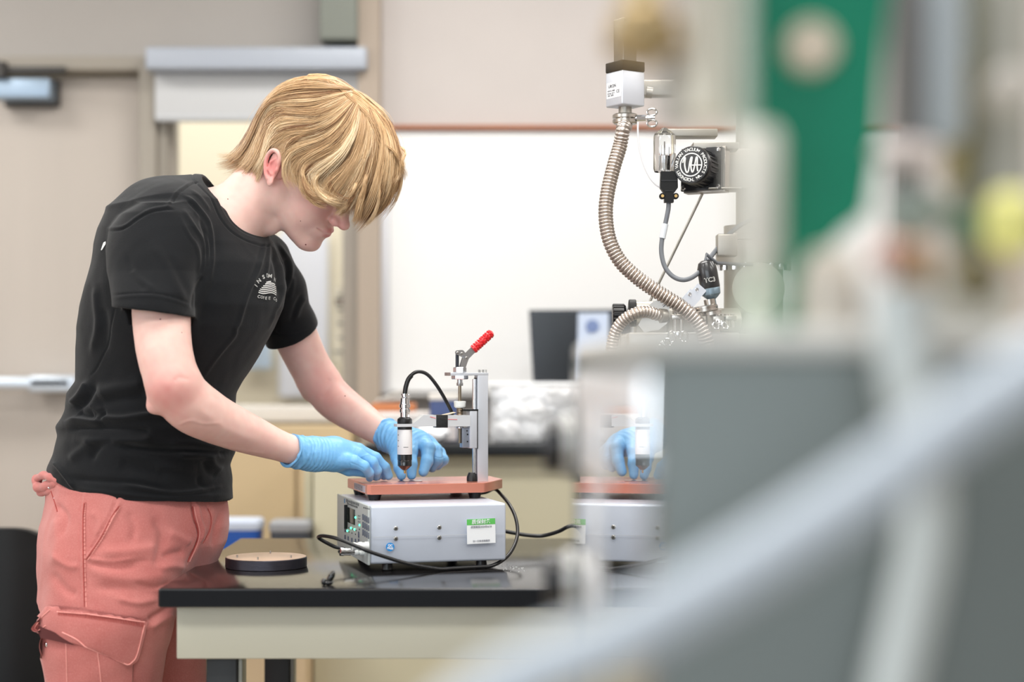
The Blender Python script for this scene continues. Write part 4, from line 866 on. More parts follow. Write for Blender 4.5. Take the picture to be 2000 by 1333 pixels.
# ---------------------------------------------------------------- the person
person = thing('person', 'blond young person in black t-shirt, red trousers and blue gloves bending over the stand', 'person', (P(270, 0, 3.0).x, 3.0, 0))
HR = Matrix.Rotation(R(-20.1), 3, 'Z') @ Matrix.Rotation(R(32.7), 3, 'Y') @ Matrix.Rotation(R(4.9), 3, 'X')
HS = 1.035; HO = Vector((-.3683, 3.0, 1.5924)); HRn = np.array(HR, F32)
def hw_(x, y, z): return HO+HR @ Vector((x, y, z))*HS
def head_sdf(p):
    q = ((p-V3(HO))@HRn)/HS; ya = q.copy(); ya[:, 1] = np.abs(ya[:, 1])
    d = s_ell(q, (-.006, 0, .045), (.097, .073, .086))
    d = smin(d, s_ell(q, (.032, 0, .045), (.063, .060, .062)), .03)
    d = smin(d, s_ell(q, (.030, 0, -.030), (.056, .052, .070)), .03)
    d = smin(d, s_cone(ya, (.000, .049, -.058), (.064, .012, -.098), .014, .0165), .028)
    d = smin(d, s_cone(ya, (-.012, .055, .0), (.000, .050, -.058), .012, .013), .02)
    d = smin(d, s_cone(ya, (.02, .056, -.006), (.066, .036, -.016), .010, .014), .022)
    d = smin(d, s_ell(ya, (.056, .026, -.050), (.026, .022, .026)), .016)
    d = smin(d, s_ell(q, (.0735, 0, -.099), (.0145, .017, .0150)), .014)
    d = smin(d, s_cone(q, (.046, 0, -.078), (.015, 0, -.072), .025, .025), .02)
    d = smin(d, s_cone(ya, (.086, .008, .030), (.076, .042, .026), .010, .009), .016)
    d = smax(d, -s_ell(ya, (.098, .033, .008), (.016, .020, .013)), .012)
    d = smin(d, s_ell(ya, (.0760, .032, .010), (.0135, .0145, .0130)), .004)
    d = smin(d, s_cone(ya, (.088, .022, .0065), (.083, .044, .0035), .0014, .001), .002)
    # mouth mound, nose, lips
    d = smin(d, s_ell(q, (.0770, 0, -.069), (.0175, .026, .018)), .012)
    n = s_cone(q, (.088, 0, .016), (.1075, 0, -.033), .0070, .0088)
    n = smin(n, s_ell(q, (.1118, 0, -.0400), (.0108, .0104, .0098)), .005)
    n = smin(n, s_ell(ya, (.0995, .0112, -.0425), (.0100, .0058, .0072)), .004)
    n = smin(n, s_cone(q, (.093, 0, .006), (.098, 0, -.038), .011, .011), .008)
    d = smin(d, n, .008)
    d = smax(d, -s_ell(ya, (.1065, .0064, -.0495), (.0066, .0034, .0042)), .0014)
    d = smax(d, -s_cone(ya, (.0930, .0166, -.0365), (.0890, .0172, -.047), .0018, .0016), .003)
    up = np.minimum(s_cone(ya, (.0950, .0, -.0640), (.0920, .010, -.0638), .0036, .0033), s_cone(ya, (.0920, .010, -.0638), (.0815, .0235, -.0632), .0042, .0018))
    lw = np.minimum(s_cone(ya, (.0918, .0, -.0738), (.0892, .010, -.0730), .0040, .0037), s_cone(ya, (.0892, .010, -.0730), (.0810, .0230, -.0655), .0042, .0018))
    d = smin(d, up, .005); d = smin(d, lw, .005)
    ln = np.minimum(s_cone(ya, (.1005, 0, -.0686), (.0960, .011, -.0680), .0015, .0015), s_cone(ya, (.0960, .011, -.0680), (.0830, .0262, -.0638), .0015, .0011))
    d = smax(d, -ln, .0010)
    d = smax(d, -s_ell(q, (.1005, 0, -.0840), (.0080, .018, .0036)), .008)
    return d*HS
EAR = Matrix.Rotation(R(-22), 3, 'Z') @ Matrix.Rotation(R(-22), 3, 'Y')
EARn = np.array(EAR, F32)
def ear_sdf(p, side=-1):
    q = ((p-V3(HO))@HRn)/HS
    if side > 0: q = q*np.array([1, -1, 1], F32)
    q = (q-np.array([-.0105, -.0835, -.0045], F32))@EARn*1.08     # ear plane: x forward, z up, -y outward
    pts = [(.010, .0, .006), (.013, -.001, .018), (.006, -.004, .029), (-.006, -.006, .031), (-.015, -.007, .022), (-.017, -.007, .008), (-.013, -.006, -.008), (-.006, -.004, -.020)]
    pts = spline(pts, 3); d = s_chain(q, [(a, .0036) for a in pts], .002)
    d = smin(d, s_ell(q, (-.001, .0, .004), (.0155, .0036, .026)), .003)
    d = smin(d, s_ell(q, (.001, -.002, -.0245), (.0078, .0036, .0095)), .004)
    d = smin(d, s_chain(q, [((.004, -.002, .018), .0025), ((-.006, -.004, .010), .0028), ((-.007, -.004, -.004), .003), ((.002, -.003, -.012), .003)], .003), .002)
    d = smin(d, s_ell(q, (.010, -.002, -.003), (.004, .004, .006)), .003)
    d = smax(d, -s_ell(q, (.0035, -.0055, .001), (.0070, .0045, .0095)), .003)
    d = smin(d, s_ell(q, (.002, .012, .0), (.010, .013, .018)), .006)
    return d*HS*.92
neck = [pr(405, 470, 2.99, 78), pr(440, 442, 2.99, 66), pr(478, 408, 2.995, 60), pr(512, 372, 3.0, 57), (hw_(-.015, 0, .0), .052)]
arm_r = [pr(312, 455, 2.86, 60), pr(318, 520, 2.83, 60), pr(315, 612, 2.80, 56), pr(322, 690, 2.775, 53.5), pr(338, 748, 2.765, 52)]
fore_r = [pr(338, 752, 2.765, 50), pr(372, 791, 2.79, 53), pr(425, 822, 2.83, 46.5), pr(490, 850, 2.88, 38), pr(545, 871, 2.915, 29.5), pr(585, 883, 2.94, 27.5)]
arm_l = [pr(524, 525, 3.11, 44), pr(570, 640, 3.18, 43), pr(600, 705, 3.21, 40), pr(622, 745, 3.22, 39.5)]
fore_l = [pr(622, 745, 3.22, 38), pr(655, 783, 3.21, 38.5), pr(700, 815, 3.17, 33.5), pr(742, 843, 3.135, 27), pr(768, 858, 3.115, 24)]
# right hand (near): palm down, fingertips on the copper plate; left hand (far): thumb and index pinching at the probe
hand_r = [([pr(585, 884, 2.94, 28), pr(620, 889, 2.96, 30), pr(655, 889, 2.98, 31), pr(680, 889, 2.995, 27)], .012),
          ([pr(610, 883, 2.965, 27), pr(650, 879, 3.0, 22), pr(690, 880, 3.025, 16)], .015)]
fing_r = [[pr(668, 900, 2.965, 17), pr(690, 902, 2.955, 13), pr(711, 911, 2.958, 10), pr(721, 924, 2.975, 9), pr(722, 934, 2.99, 7.6)],
          [pr(675, 888, 2.985, 19), pr(700, 889, 2.982, 13.5), pr(727, 903, 2.985, 10.5), pr(736, 920, 2.995, 9.4), pr(734, 932, 3.005, 8)],
          [pr(672, 884, 3.0, 20), pr(700, 880, 3.005, 13), pr(733, 895, 3.008, 11), pr(751, 913, 3.015, 10), pr(759, 930, 3.02, 8.4)],
          [pr(672, 882, 3.02, 20), pr(702, 882, 3.032, 12.5), pr(728, 899, 3.038, 10.5), pr(744, 918, 3.04, 9.6), pr(750, 930, 3.045, 8.2)],
          [pr(650, 902, 3.0, 17), pr(682, 918, 3.01, 12), pr(712, 922, 3.015, 10.5), pr(738, 931, 3.02, 8)]]
hand_l = [([pr(765, 856, 3.12, 25), pr(790, 863, 3.11, 27), pr(812, 866, 3.115, 25), pr(832, 872, 3.13, 21)], .012),
          ([pr(770, 862, 3.10, 21), pr(778, 876, 3.085, 17)], .012)]
fing_l = [[pr(772, 870, 3.095, 16), pr(776, 896, 3.075, 12), pr(780, 916, 3.055, 10.5), pr(784, 930, 3.045, 8.8)],
          [pr(806, 858, 3.105, 16), pr(803, 884, 3.075, 12.2), pr(804, 908, 3.06, 10.8), pr(804, 929, 3.052, 9)],
          [pr(820, 860, 3.12, 17), pr(836, 876, 3.09, 13.8), pr(834, 902, 3.07, 11.8), pr(827, 922, 3.06, 9.6)],
          [pr(830, 864, 3.135, 17), pr(851, 880, 3.115, 13), pr(853, 900, 3.10, 12), pr(844, 914, 3.10, 9.5)],
          [pr(832, 872, 3.15, 17), pr(857, 886, 3.14, 12.5), pr(865, 899, 3.125, 11), pr(855, 910, 3.12, 9)]]
def hand_sdf(p, palm, fing, off=0., kf=.0035):
    d = None
    for ch, k in palm:
        e = s_chain(p, ch, k); d = e if d is None else smin(d, e, .014)
    fs = [s_chain(p, ch, .004) for ch in fing]
    # fingers stay apart from one another, each joins the palm only by its root
    for f_, ch in zip(fs, fing):
        root = s_cone(p, ch[0][0], ch[1][0], ch[0][1]*.9, ch[1][1]*.95)
        d = smin(d, root, .008)
    for f_ in fs: d = smin(d, f_, kf)
    return d+off
def in_box(p, lo, hi): return ((p > np.array(lo, F32)) & (p < np.array(hi, F32))).all(1)
def part(p, pts, fn, pad=.05, far=None):         # evaluate an expensive piece only near it
    q = np.array([V3(a) for a, _ in pts]); lo, hi = q.min(0)-pad, q.max(0)+pad
    m_ = ((p > lo) & (p < hi)).all(1); out = np.maximum(np.maximum(lo-p, p-hi).max(1), 0)+pad*.5
    if m_.any(): out[m_] = fn(p[m_])
    return out.astype(F32)
hrpts = [c for ch, _ in hand_r for c in ch]+[c for ch in fing_r for c in ch]; hlpts = [c for ch, _ in hand_l for c in ch]+[c for ch in fing_l for c in ch]
DAR, DFR, DAL, DFL = dense(arm_r), dense(fore_r), dense(arm_l), dense(fore_l); dr_ = DAR+DFR; dl_ = DAL+DFL
hdpts = [(hw_(x, y, z), 0) for x in (-.11, .13) for y in (-.09, .09) for z in (-.13, .14)]
def body_sdf(p):
    d = part(p, hdpts, head_sdf, .03)
    d = smin(d, s_chain(p, neck, .02), .014)
    d = smin(d, s_cone(p, P(520, 425, 2.975), P(470, 440, 2.97), .008, .012), .012)       # the cord of the neck and the throat
    d = smin(d, s_cone(p, P(548, 425, 2.99), P(528, 440, 2.99), .014, .018), .012)
    for sd in (-1, 1): d = smin(d, part(p, [(hw_(-.011, sd*.085, z-.004), 0) for z in (-.035, .035)], lambda q, sd=sd: ear_sdf(q, sd), .035), .002)
    t = s_cone(p, P(335, 470, 2.90), P(480, 515, 3.08), .058, .046); t = smin(t, s_cone(p, P(370, 470, 2.98), P(290, 900, 2.98), .09, .105), .06); d = smin(d, t, .03)
    ar = part(p, dr_, lambda q: smin(smin(s_chain(q, DAR, .002), s_chain(q, DFR, .002), .012), s_cone(q, P(301, 794, 2.765), P(318, 780, 2.765), .0125, .020), .016), .09); d = smin(d, ar, .008)
    al = part(p, dl_, lambda q: smin(smin(s_chain(q, DAL, .002), s_chain(q, DFL, .002), .012), s_cone(q, P(606, 768, 3.235), P(620, 755, 3.23), .012, .02), .016), .09); d = smin(d, al, .008)
    d = smin(d, part(p, hrpts, lambda q: hand_sdf(q, hand_r, fing_r, .0022), .03), .004)
    d = smin(d, part(p, hlpts, lambda q: hand_sdf(q, hand_l, fing_l, .0022), .03), .004)
    return d
def skin_red(v):
    out = np.zeros(len(v), F32)
    for c, r, a in ((hw_(.115, 0, -.04), .016, .45), (hw_(.105, -.012, -.042), .014, .35), (hw_(.07, -.045, -.025), .032, .30), (hw_(.085, -.03, -.045), .025, .2), (hw_(-.013, -.09, -.004), .028, 1.05), (hw_(.08, 0, -.09), .03, .18), (P(318, 785, 2.72), .05, .65), (P(420, 850, 2.78), .05, .16), (P(345, 745, 2.72), .045, .12), (P(500, 870, 2.86), .05, .18), (P(645, 745, 3.17), .05, .35), (P(640, 790, 3.17), .05, .25), (hw_(-.02, -.04, -.09), .03, -.15)):
        d = ((v-V3(c))**2).sum(1); out += a*np.exp(-d/(r*r))
    return out+.10*nz(v, 60, 2.)+.06*nz(v, 160, 5.)
def lip_red(v):
    q = ((v-V3(HO))@HRn)/HS; q[:, 1] = np.abs(q[:, 1])
    up = np.minimum(s_cone(q, (.0955, .0, -.0635), (.0925, .010, -.0634), .0044, .0040), s_cone(q, (.0925, .010, -.0634), (.0830, .0225, -.0635), .0042, .0020))
    lw = np.minimum(s_cone(q, (.0928, .0, -.0728), (.0902, .010, -.0722), .0052, .0048), s_cone(q, (.0902, .010, -.0722), (.0830, .0220, -.0660), .0048, .0020))
    return np.clip(.5-np.minimum(up, lw)/.0018, 0, 1)
def brow(v):
    q = ((v-V3(HO))@HRn)/HS; q[:, 1] = np.abs(q[:, 1]); d = s_cone(q, (.094, .014, .030), (.082, .044, .033), .004, .003); return np.clip(1-d/.003, 0, 1)*.6
M_skin = bpy.data.materials.new('skin'); M_skin.use_nodes = True; nt = M_skin.node_tree; bs = nt.nodes['Principled BSDF']
def attn(nt, name): n = nt.nodes.new('ShaderNodeAttribute'); n.attribute_name = name; return n
def mixc(nt, fac, a, b):
    m_ = nt.nodes.new('ShaderNodeMix'); m_.data_type = 'RGBA'
    nt.links.new(fac, m_.inputs[0])
    for s_, i in ((a, 6), (b, 7)):
        if isinstance(s_, tuple): m_.inputs[i].default_value = (*lin(s_), 1)
        else: nt.links.new(s_, m_.inputs[i])
    return m_.outputs[2]
c1 = mixc(nt, attn(nt, 'red').outputs['Fac'], (236, 199, 188), (214, 130, 126)); c1 = mixc(nt, attn(nt, 'lip').outputs['Fac'], c1, (216, 150, 146)); c1 = mixc(nt, attn(nt, 'brow').outputs['Fac'], c1, (150, 108, 76))
vn = nt.nodes.new('ShaderNodeTexNoise'); vn.inputs['Scale'].default_value = 55; tcn = nt.nodes.new('ShaderNodeTexCoord'); nt.links.new(tcn.outputs['Object'], vn.inputs['Vector'])
mr = nt.nodes.new('ShaderNodeMapRange'); mr.inputs[1].default_value = .35; mr.inputs[2].default_value = .75; mr.inputs[3].default_value = 0; mr.inputs[4].default_value = .22; nt.links.new(vn.outputs[0], mr.inputs[0])
c1 = mixc(nt, mr.outputs[0], c1, (226, 168, 160)); nt.links.new(c1, bs.inputs['Base Color'])
bs.inputs['Roughness'].default_value = .48; bs.inputs['Subsurface Weight'].default_value = .22; bs.inputs['Subsurface Radius'].default_value = (1, .35, .2); bs.inputs['Subsurface Scale'].default_value = .007; bs.inputs['Specular IOR Level'].default_value = .35
n2 = nt.nodes.new('ShaderNodeTexNoise'); n2.inputs['Scale'].default_value = 700; nt.links.new(tcn.outputs['Object'], n2.inputs['Vector']); bp_ = nt.nodes.new('ShaderNodeBump'); bp_.inputs['Strength'].default_value = .12; bp_.inputs['Distance'].default_value = .0006
nt.links.new(n2.outputs[0], bp_.inputs['Height']); nt.links.new(bp_.outputs[0], bs.inputs['Normal'])
veins = folds([([(398, 748), (420, 762), (445, 775)], 3, .0008), ([(345, 832), (372, 822), (398, 828), (430, 826)], 3.5, .0009), ([(430, 868), (470, 880), (520, 886)], 3, .0008), ([(372, 742), (350, 738), (340, 746)], 5, -.001),
               ([(390, 800), (440, 838), (500, 862)], 9, .0012), ([(645, 738), (640, 760), (625, 780)], 6, -.0015)])
body = nets(body_sdf, (-.82, 2.66, .98), (-.11, 3.30, 1.77), .0017, 'body', M_skin, person, disp=lambda v, g_: veins(v, g_)+.0002*nz(v, 90), attr={'red': skin_red, 'lip': lip_red, 'brow': brow})
b = MB()
for x, y in ((596, 480), (610, 447), (587, 432), (571, 425), (637, 437), (577, 398), (440, 388), (313, 624), (355, 650), (293, 695), (674, 774), (500, 412)):
    pass
# moles on chin, cheek and arm
bt = BVHTree.FromObject(body, bpy.context.evaluated_depsgraph_get())
def ray(bvh, x, y): 
    d = (P(x, y, 1)-CAM).normalized(); h_ = bvh.ray_cast(CAM, d); return h_[0], h_[1]
for x, y, r in ((597, 478, .0013), (587, 432, .0008), (313, 624, .0012), (355, 650, .0009), (674, 774, .0012), (445, 389, .001)):
    q, n_ = ray(bt, x, y)
    if q: MB().sphere(q, r, 10).build('mole', mat('mole_brown', (122, 62, 56), .6), body)
# ---------------------------------------------------------------- t-shirt
TS = Slices([(420, 236, 460, 2.99, .12, 57), (450, 214, 492, 2.99, .14, 57), (480, 200, 522, 2.99, .155, 57), (520, 190, 545, 2.985, .165, 57), (560, 179, 550, 2.98, .17, 57), (600, 166, 545, 2.98, .165, 58), (640, 158, 530, 2.98, .160, 58), (681, 156, 507, 2.98, .150, 58), (720, 157, 483, 2.98, .142, 58),
             (745, 158, 466, 2.98, .138, 58), (768, 139, 455, 2.98, .138, 58), (800, 136, 453, 2.98, .14, 58), (818, 128, 455, 2.98, .143, 58), (832, 119, 455, 2.98, .147, 58), (850, 125, 453, 2.98, .147, 58), (885, 116, 452, 2.98, .15, 60), (910, 106, 441, 2.98, .15, 60), (940, 100, 446, 2.98, .155, 62), (960, 98, 447, 2.98, .155, 62), (1000, 96, 447, 2.98, .155, 62)], 2.25)
SL = Slices([(400, 275, 372, 2.87, .05, 75), (420, 236, 392, 2.87, .062, 75), (447, 214, 404, 2.865, .068, 75), (487, 208, 402, 2.85, .07, 75), (532, 211, 390, 2.83, .07, 75), (575, 220, 384, 2.805, .072, 75), (600, 223, 379, 2.797, .071, 75), (640, 228, 376, 2.79, .07, 75)], 2.1)
hemA, hemB = P(223, 600, 2.80), P(373, 619, 2.80)
def plane(p, a, n_): n_ = Vector(n_).normalized(); return ((p-V3(a))@V3(n_)).astype(F32)
def shirt_sdf(p):
    d = TS(p)
    top = s_cone(p, P(335, 452, 2.90), P(470, 488, 3.07), .076, .054); top = smin(top, s_ell(p, P(338, 462, 2.98), (.118, .13, .108)), .03); top = smin(top, s_cone(p, P(400, 420, 3.0), P(462, 490, 3.02), .066, .052), .03)
    d = smin(d, top, .035)
    s1 = SL(p); s1 = np.maximum(s1, -plane(p, hemA, Vector((.127, .0, 1)))) ; arm_in = smin(s_chain(p, arm_r, .02), s_cone(p, arm_r[1][0], arm_r[2][0], .055, .055), .01)-.0075
    low = plane(p, P(300, 592, 2.8), Vector((.127, .0, 1))); cav = np.maximum(SL(p)+.0042, low)
    d = smin(d, s1, .010)
    ax_ = (arm_l[1][0]-arm_l[0][0]).normalized(); s2 = s_chain(p, [pr(508, 512, 3.09, 60), pr(543, 570, 3.13, 51), pr(566, 640, 3.18, 49.5), pr(571, 680, 3.20, 49)], .02); s2 = np.maximum(s2, plane(p, P(571, 656, 3.18), ax_+Vector((.12, -.1, 0))))
    d = smin(d, s2, .012); cav2 = np.maximum(s_chain(p, [pr(547, 570, 3.13, 43), pr(568, 640, 3.18, 44), pr(574, 700, 3.2, 44)], .02), -plane(p, P(569, 632, 3.18), ax_))
    d = smax(d, -np.where(SL(p)+.0052 < low*0+9, cav, cav), .001); d = smax(d, -cav2, .001)
    # neck opening
    nk = s_chain(p, [pr(415, 452, 2.985, 70), pr(440, 432, 2.985, 78), pr(470, 392, 2.99, 84), pr(520, 320, 3.0, 120)], .01)
    col_n = CN; d = smax(d, -np.maximum(nk, -plane(p, CP, col_n)), .002)
    hz = P(0, 977, 2.87).z-(p[:, 0]-P(300, 0, 2.87).x)*.06; left = np.clip((P(205, 0, 2.95).x-p[:, 0])/.10, 0, 1.5); hz = hz+.034*left**1.5
    d = np.maximum(d, hz-p[:, 2])
    return np.maximum(d, -(TS(p)+.014)*0-9).astype(F32)
# collar plane through back of neck, near side and throat
ca_, cb2, cc_ = P(384, 350, 3.0), P(449, 421, 2.905), P(520, 461, 3.0)
CN = (cb2-ca_).cross(cc_-ca_).normalized(); CN = CN if CN.z > 0 else -CN; CP = ca_
SF = [([(370, 387), (383, 403), (399, 423), (412, 446), (417, 475), (416, 504), (412, 545)], 3.2, .0034), ([(370, 403), (388, 422), (398, 440), (406, 466), (405, 502), (395, 531)], 3., .0026), ([(360, 412), (383, 448), (395, 470), (399, 497), (396, 531), (386, 548)], 3.2, .0034), ([(352, 425), (370, 461), (382, 478), (388, 500), (387, 531)], 3.5, .0022),
      ([(365, 392), (385, 415), (401, 448), (411, 480), (411, 520)], 3., -.0026), ([(392, 430), (402, 462), (402, 505), (392, 545)], 3.4, -.0034),
      ([(396, 540), (384, 570), (376, 605)], 6, -.004), ([(420, 455), (424, 500), (420, 545), (400, 600), (388, 650)], 9, -.0035),
      ([(359, 382), (379, 397), (400, 420), (413, 441)], 3, .002), ([(372, 372), (392, 388), (410, 412)], 3, .0018),
      ([(257, 526), (271, 546), (302, 566)], 7, .0022), ([(248, 500), (262, 540), (285, 566)], 6, -.0018), ([(300, 480), (320, 510), (345, 560), (362, 590)], 9, .002), ([(330, 500), (350, 540), (372, 585)], 8, -.0016),
      ([(518, 468), (514, 497), (503, 531), (491, 558), (480, 587), (467, 628), (460, 640), (455, 657), (428, 691), (398, 736)], 4, .0030), ([(512, 475), (506, 505), (494, 540), (482, 565)], 6, -.0016), ([(525, 470), (525, 493), (523, 520), (518, 547)], 3.2, .0028), ([(530, 476), (538, 493), (550, 520), (554, 547), (553, 565), (545, 594), (536, 617), (527, 640)], 4, .0042), ([(532, 495), (539, 520), (543, 550), (543, 575)], 4.5, -.0045),
      ([(541, 475), (554, 493), (566, 511), (569, 531), (563, 556), (552, 577)], 4, .0030), ([(556, 505), (561, 530), (558, 552)], 4, -.0026), ([(573, 540), (572, 560), (566, 585)], 5, .002), ([(597, 580), (586, 599), (577, 622)], 5, .0028), ([(590, 575), (578, 600), (569, 630)], 5, -.0024), ([(545, 600), (540, 630), (533, 655)], 6, -.003),
      ([(172, 748), (157, 772), (138, 790)], 6.9, 0.0080), ([(186, 752), (168, 784), (146, 800)], 6.9, -0.0080), ([(125, 826), (155, 822), (188, 827), (202, 819), (242, 819), (297, 811), (330, 815)], 6.9, 0.0099), ([(129, 841), (170, 836), (220, 836), (275, 842), (292, 848)], 6.9, -0.0077), ([(199, 798), (204, 812), (194, 824)], 4.6, -0.0072), ([(176, 790), (190, 800), (205, 806)], 5.75, 0.0048),
      ([(152, 806), (168, 812), (184, 812)], 6.9, -0.0064), ([(190, 772), (220, 763), (255, 756), (280, 748)], 13.8, 0.0077), ([(185, 792), (220, 780), (262, 775), (285, 772)], 11.5, -0.0048), ([(150, 858), (200, 862), (250, 862), (280, 860), (294, 849)], 9.2, 0.0072), ([(176, 900), (186, 882), (200, 868), (225, 861)], 6.9, -0.0048), ([(222, 868), (286, 878), (351, 881), (416, 886), (449, 886)], 8.05, -0.0096),
      ([(330, 868), (380, 868), (430, 876)], 9.2, 0.0048), ([(345, 890), (395, 889), (440, 889)], 6.9, 0.0080), ([(412, 890), (420, 908), (434, 920)], 6.9, 0.0032), ([(398, 900), (408, 922), (425, 930)], 6.9, -0.0032), ([(387, 928), (392, 945), (410, 955), (430, 950)], 5.75, -0.0028), ([(300, 915), (340, 912), (385, 918)], 11.5, 0.0056), ([(230, 905), (280, 918), (330, 928)], 13.8, -0.0048), ([(140, 935), (200, 940), (270, 945), (330, 958)], 5.75, -0.0048), ([(135, 900), (160, 880), (180, 865)], 9.2, 0.0048),
      ([(242, 947), (329, 962), (373, 961), (431, 951)], 4.025, 0.0061), ([(106, 904), (123, 922), (144, 955)], 3.45, 0.0072), ([(150, 955), (240, 966), (320, 973), (380, 970), (440, 968)], 3.45, 0.0032), ([(186, 560), (188, 600), (190, 640), (180, 690)], 6.9, 0.0048), ([(200, 600), (206, 640), (204, 690)], 9.2, -0.0042),
      # seams
      ([(212, 451), (242, 448), (269, 429), (296, 414), (325, 409), (339, 410)], 1.8, -.0022), ([(212, 446), (242, 443), (267, 425), (296, 409), (325, 404), (336, 404)], 2.6, .0018), ([(330, 408), (341, 391), (352, 377), (377, 359), (388, 358)], 1.6, -.0016), ([(325, 404), (336, 388), (347, 374), (374, 355)], 2.2, .0016), ([(221.5, 577), (257, 573), (302, 573), (336, 580), (373, 594)], 1.4, -.0016), ([(221.5, 583), (257, 579), (302, 579), (336, 586), (373, 600)], 3.5, .0011), ([(536, 652), (570, 654), (603, 645)], 1.4, -.0012),
      ([(225, 602), (216, 640), (212, 666), (192, 715), (177, 735)], 1.8, -.0018)]
sf = folds(SF)
def collar_d(v):
    # collar rib: a raised band just below the neck opening, with a stitched groove
    pl = (v-V3(CP))@V3(CN); nk = s_chain(v, [pr(415, 452, 2.985, 70), pr(440, 432, 2.985, 78), pr(470, 392, 2.99, 84), pr(520, 320, 3.0, 120)], .01)
    return nk
def shirt_disp(v, g_):
    out = sf(v, g_)+.0014*nz(v, 24, 1.)+.0004*nz(v, 70, 4.); low = np.clip((1.12-v[:, 2])/.05, 0, 1); q = v.copy(); out += low*.0022*nz(q*np.array([.5, .5, 1.6], F32), 34, 3.)
    nk = collar_d(v); t = np.clip(1-np.abs(nk-.008)/.009, 0, 1); out += .0010*(t > .05)*np.minimum(1, t*3)-.0012*np.exp(-((nk-.0175)/.0016)**2); return out
M_shirt = mat('black_cotton', (18, 20, 23), .92, bump=.6, bscale=700, var=.10, vscale=14, spec=.25)
M_shirt.node_tree.nodes['Principled BSDF'].inputs['Sheen Weight'].default_value = .14; M_shirt.node_tree.nodes['Principled BSDF'].inputs['Sheen Roughness'].default_value = .45
shirt = nets(shirt_sdf, (-.87, 2.66, .96), (-.33, 3.34, 1.62), .0022, 'tshirt', M_shirt, person, disp=shirt_disp)
# print on the chest: letters and wavy pyramid laid on the cloth
sb = BVHTree.FromObject(shirt, bpy.context.evaluated_depsgraph_get())
M_print = mat('white_print', (232, 232, 230), .8)
def lay(mb, bvh, off=.0011):
    inv = []
    for v in mb.v:
        x, y = v.x, v.y; q, n_ = ray(bvh, x, y); inv.append(q+(n_ if n_.dot(CAM-q) > 0 else -n_)*off if q else Vector((0, 3, -1)))
    bad = [i for i, q in enumerate(inv) if q.z < 0]; mb.v = inv
    if bad: mb.f = [f for f in mb.f if not any(i in bad for i in f)]
    return mb
b = MB()
def ltr(ch, x, y, size, rot, sq=1.):             # lettering laid out in photograph rows, then pressed onto the cloth
    t = MB(); text_mb(ch, size, Matrix.Identity(4), .0001, mb=t, bold=size*.025); c_, s_ = math.cos(R(rot)), math.sin(R(rot))
    b.add([Vector((x+(v.x*c_-v.y*s_)*sq, y-(v.x*s_+v.y*c_), 0)) for v in t.v if True], t.f)
for ch, x, y, r, q in (('I', 499.5, 558.5, 50, 1), ('N', 505, 549.5, 38, 1), ('S', 514, 542, 18, 1), ('O', 521, 539, 5, .35), ('M', 526.5, 540, -6, 1), ('N', 535.6, 547, -20, .4)): ltr(ch, x, y, 10.5, r, q)
for ch, x, y, q in (('C', 504.8, 580, 1), ('O', 510.5, 581, .75), ('F', 514.4, 582, .5), ('F', 517.2, 582.5, 0.01), ('E', 518.8, 583, 1), ('E', 525.2, 583, 1), ('C', 535, 584, .75), ('O', 538.6, 587, .4)): ltr(ch, x, y, 8.2, -6, q)
for i, (x0, x1, y) in enumerate(((519, 528.3, 550.5), (517, 536, 553.5), (513, 538, 557), (510, 538.6, 560.5), (507, 538.8, 564.3), (505, 538.8, 568), (503.8, 538.6, 571.8))):
    n = 14
    def w_(t, i=i, x0=x0, x1=x1, y=y): x = x0+(x1-x0)*t; u = (x-503)/36; return x, y+2.0*u+1.3*math.sin(u*7.5-.6)+4.5*max(0, u-.78)**1.5*5
    vs = []
    for k in range(n+1):
        x, yy = w_(k/n); vs += [Vector((x, yy-.95, 0)), Vector((x, yy+.95, 0))]
    b.add(vs, [(2*k, 2*k+1, 2*k+3, 2*k+2) for k in range(n)])
lay(b, sb).build('chest_print', M_print, shirt, smooth=0)
b = MB(); b.add([Vector(p) for p in ((203, 474, 0), (207.5, 472, 0), (207.5, 477, 0), (200, 489, 0), (198, 489, 0))], [(0, 1, 2, 3, 4)]); lay(b, sb).build('back_print', M_print, shirt, smooth=0)
# ---------------------------------------------------------------- trousers
PL = Slices([(900, 108, 436, 2.99, .14, 60), (930, 100, 434, 2.985, .14, 60), (979, 97, 436, 2.985, .15, 60), (1006, 94, 439, 2.985, .155, 60), (1026, 88, 438, 2.985, .158, 60), (1060, 88, 432, 2.985, .16, 60), (1100, 91, 414, 2.985, .16, 60), (1140, 94, 402, 2.985, .16, 60), (1165, 94, 396, 2.985, .16, 60)], 2.25)
LR = Slices([(960, 130, 330, 2.91, .08, 75), (1030, 105, 350, 2.895, .09, 75), (1080, 92, 362, 2.885, .10, 75), (1130, 94, 352, 2.88, .10, 75), (1160, 94, 345, 2.875, .10, 75), (1193, 89, 339, 2.87, .10, 75), (1225, 88, 336, 2.87, .10, 75), (1271, 88, 323, 2.87, .097, 75), (1333, 93, 314, 2.87, .092, 75), (1450, 108, 300, 2.87, .085, 75), (1600, 125, 285, 2.87, .078, 75), (1750, 130, 278, 2.87, .072, 75), (2040, 138, 262, 2.88, .066, 75), (2085, 138, 262, 2.88, .066, 75)], 2.15)
LL = Slices([(960, 230, 400, 3.05, .07, 75), (1030, 190, 420, 3.07, .08, 75), (1080, 170, 414, 3.08, .09, 75), (1160, 185, 400, 3.09, .09, 75), (1250, 200, 398, 3.09, .088, 75), (1333, 215, 402, 3.09, .084, 75), (1450, 225, 392, 3.1, .078, 75), (1600, 235, 380, 3.1, .072, 75), (1750, 240, 372, 3.1, .068, 75), (1960, 246, 358, 3.1, .062, 75), (1985, 246, 358, 3.1, .062, 75)], 2.15)
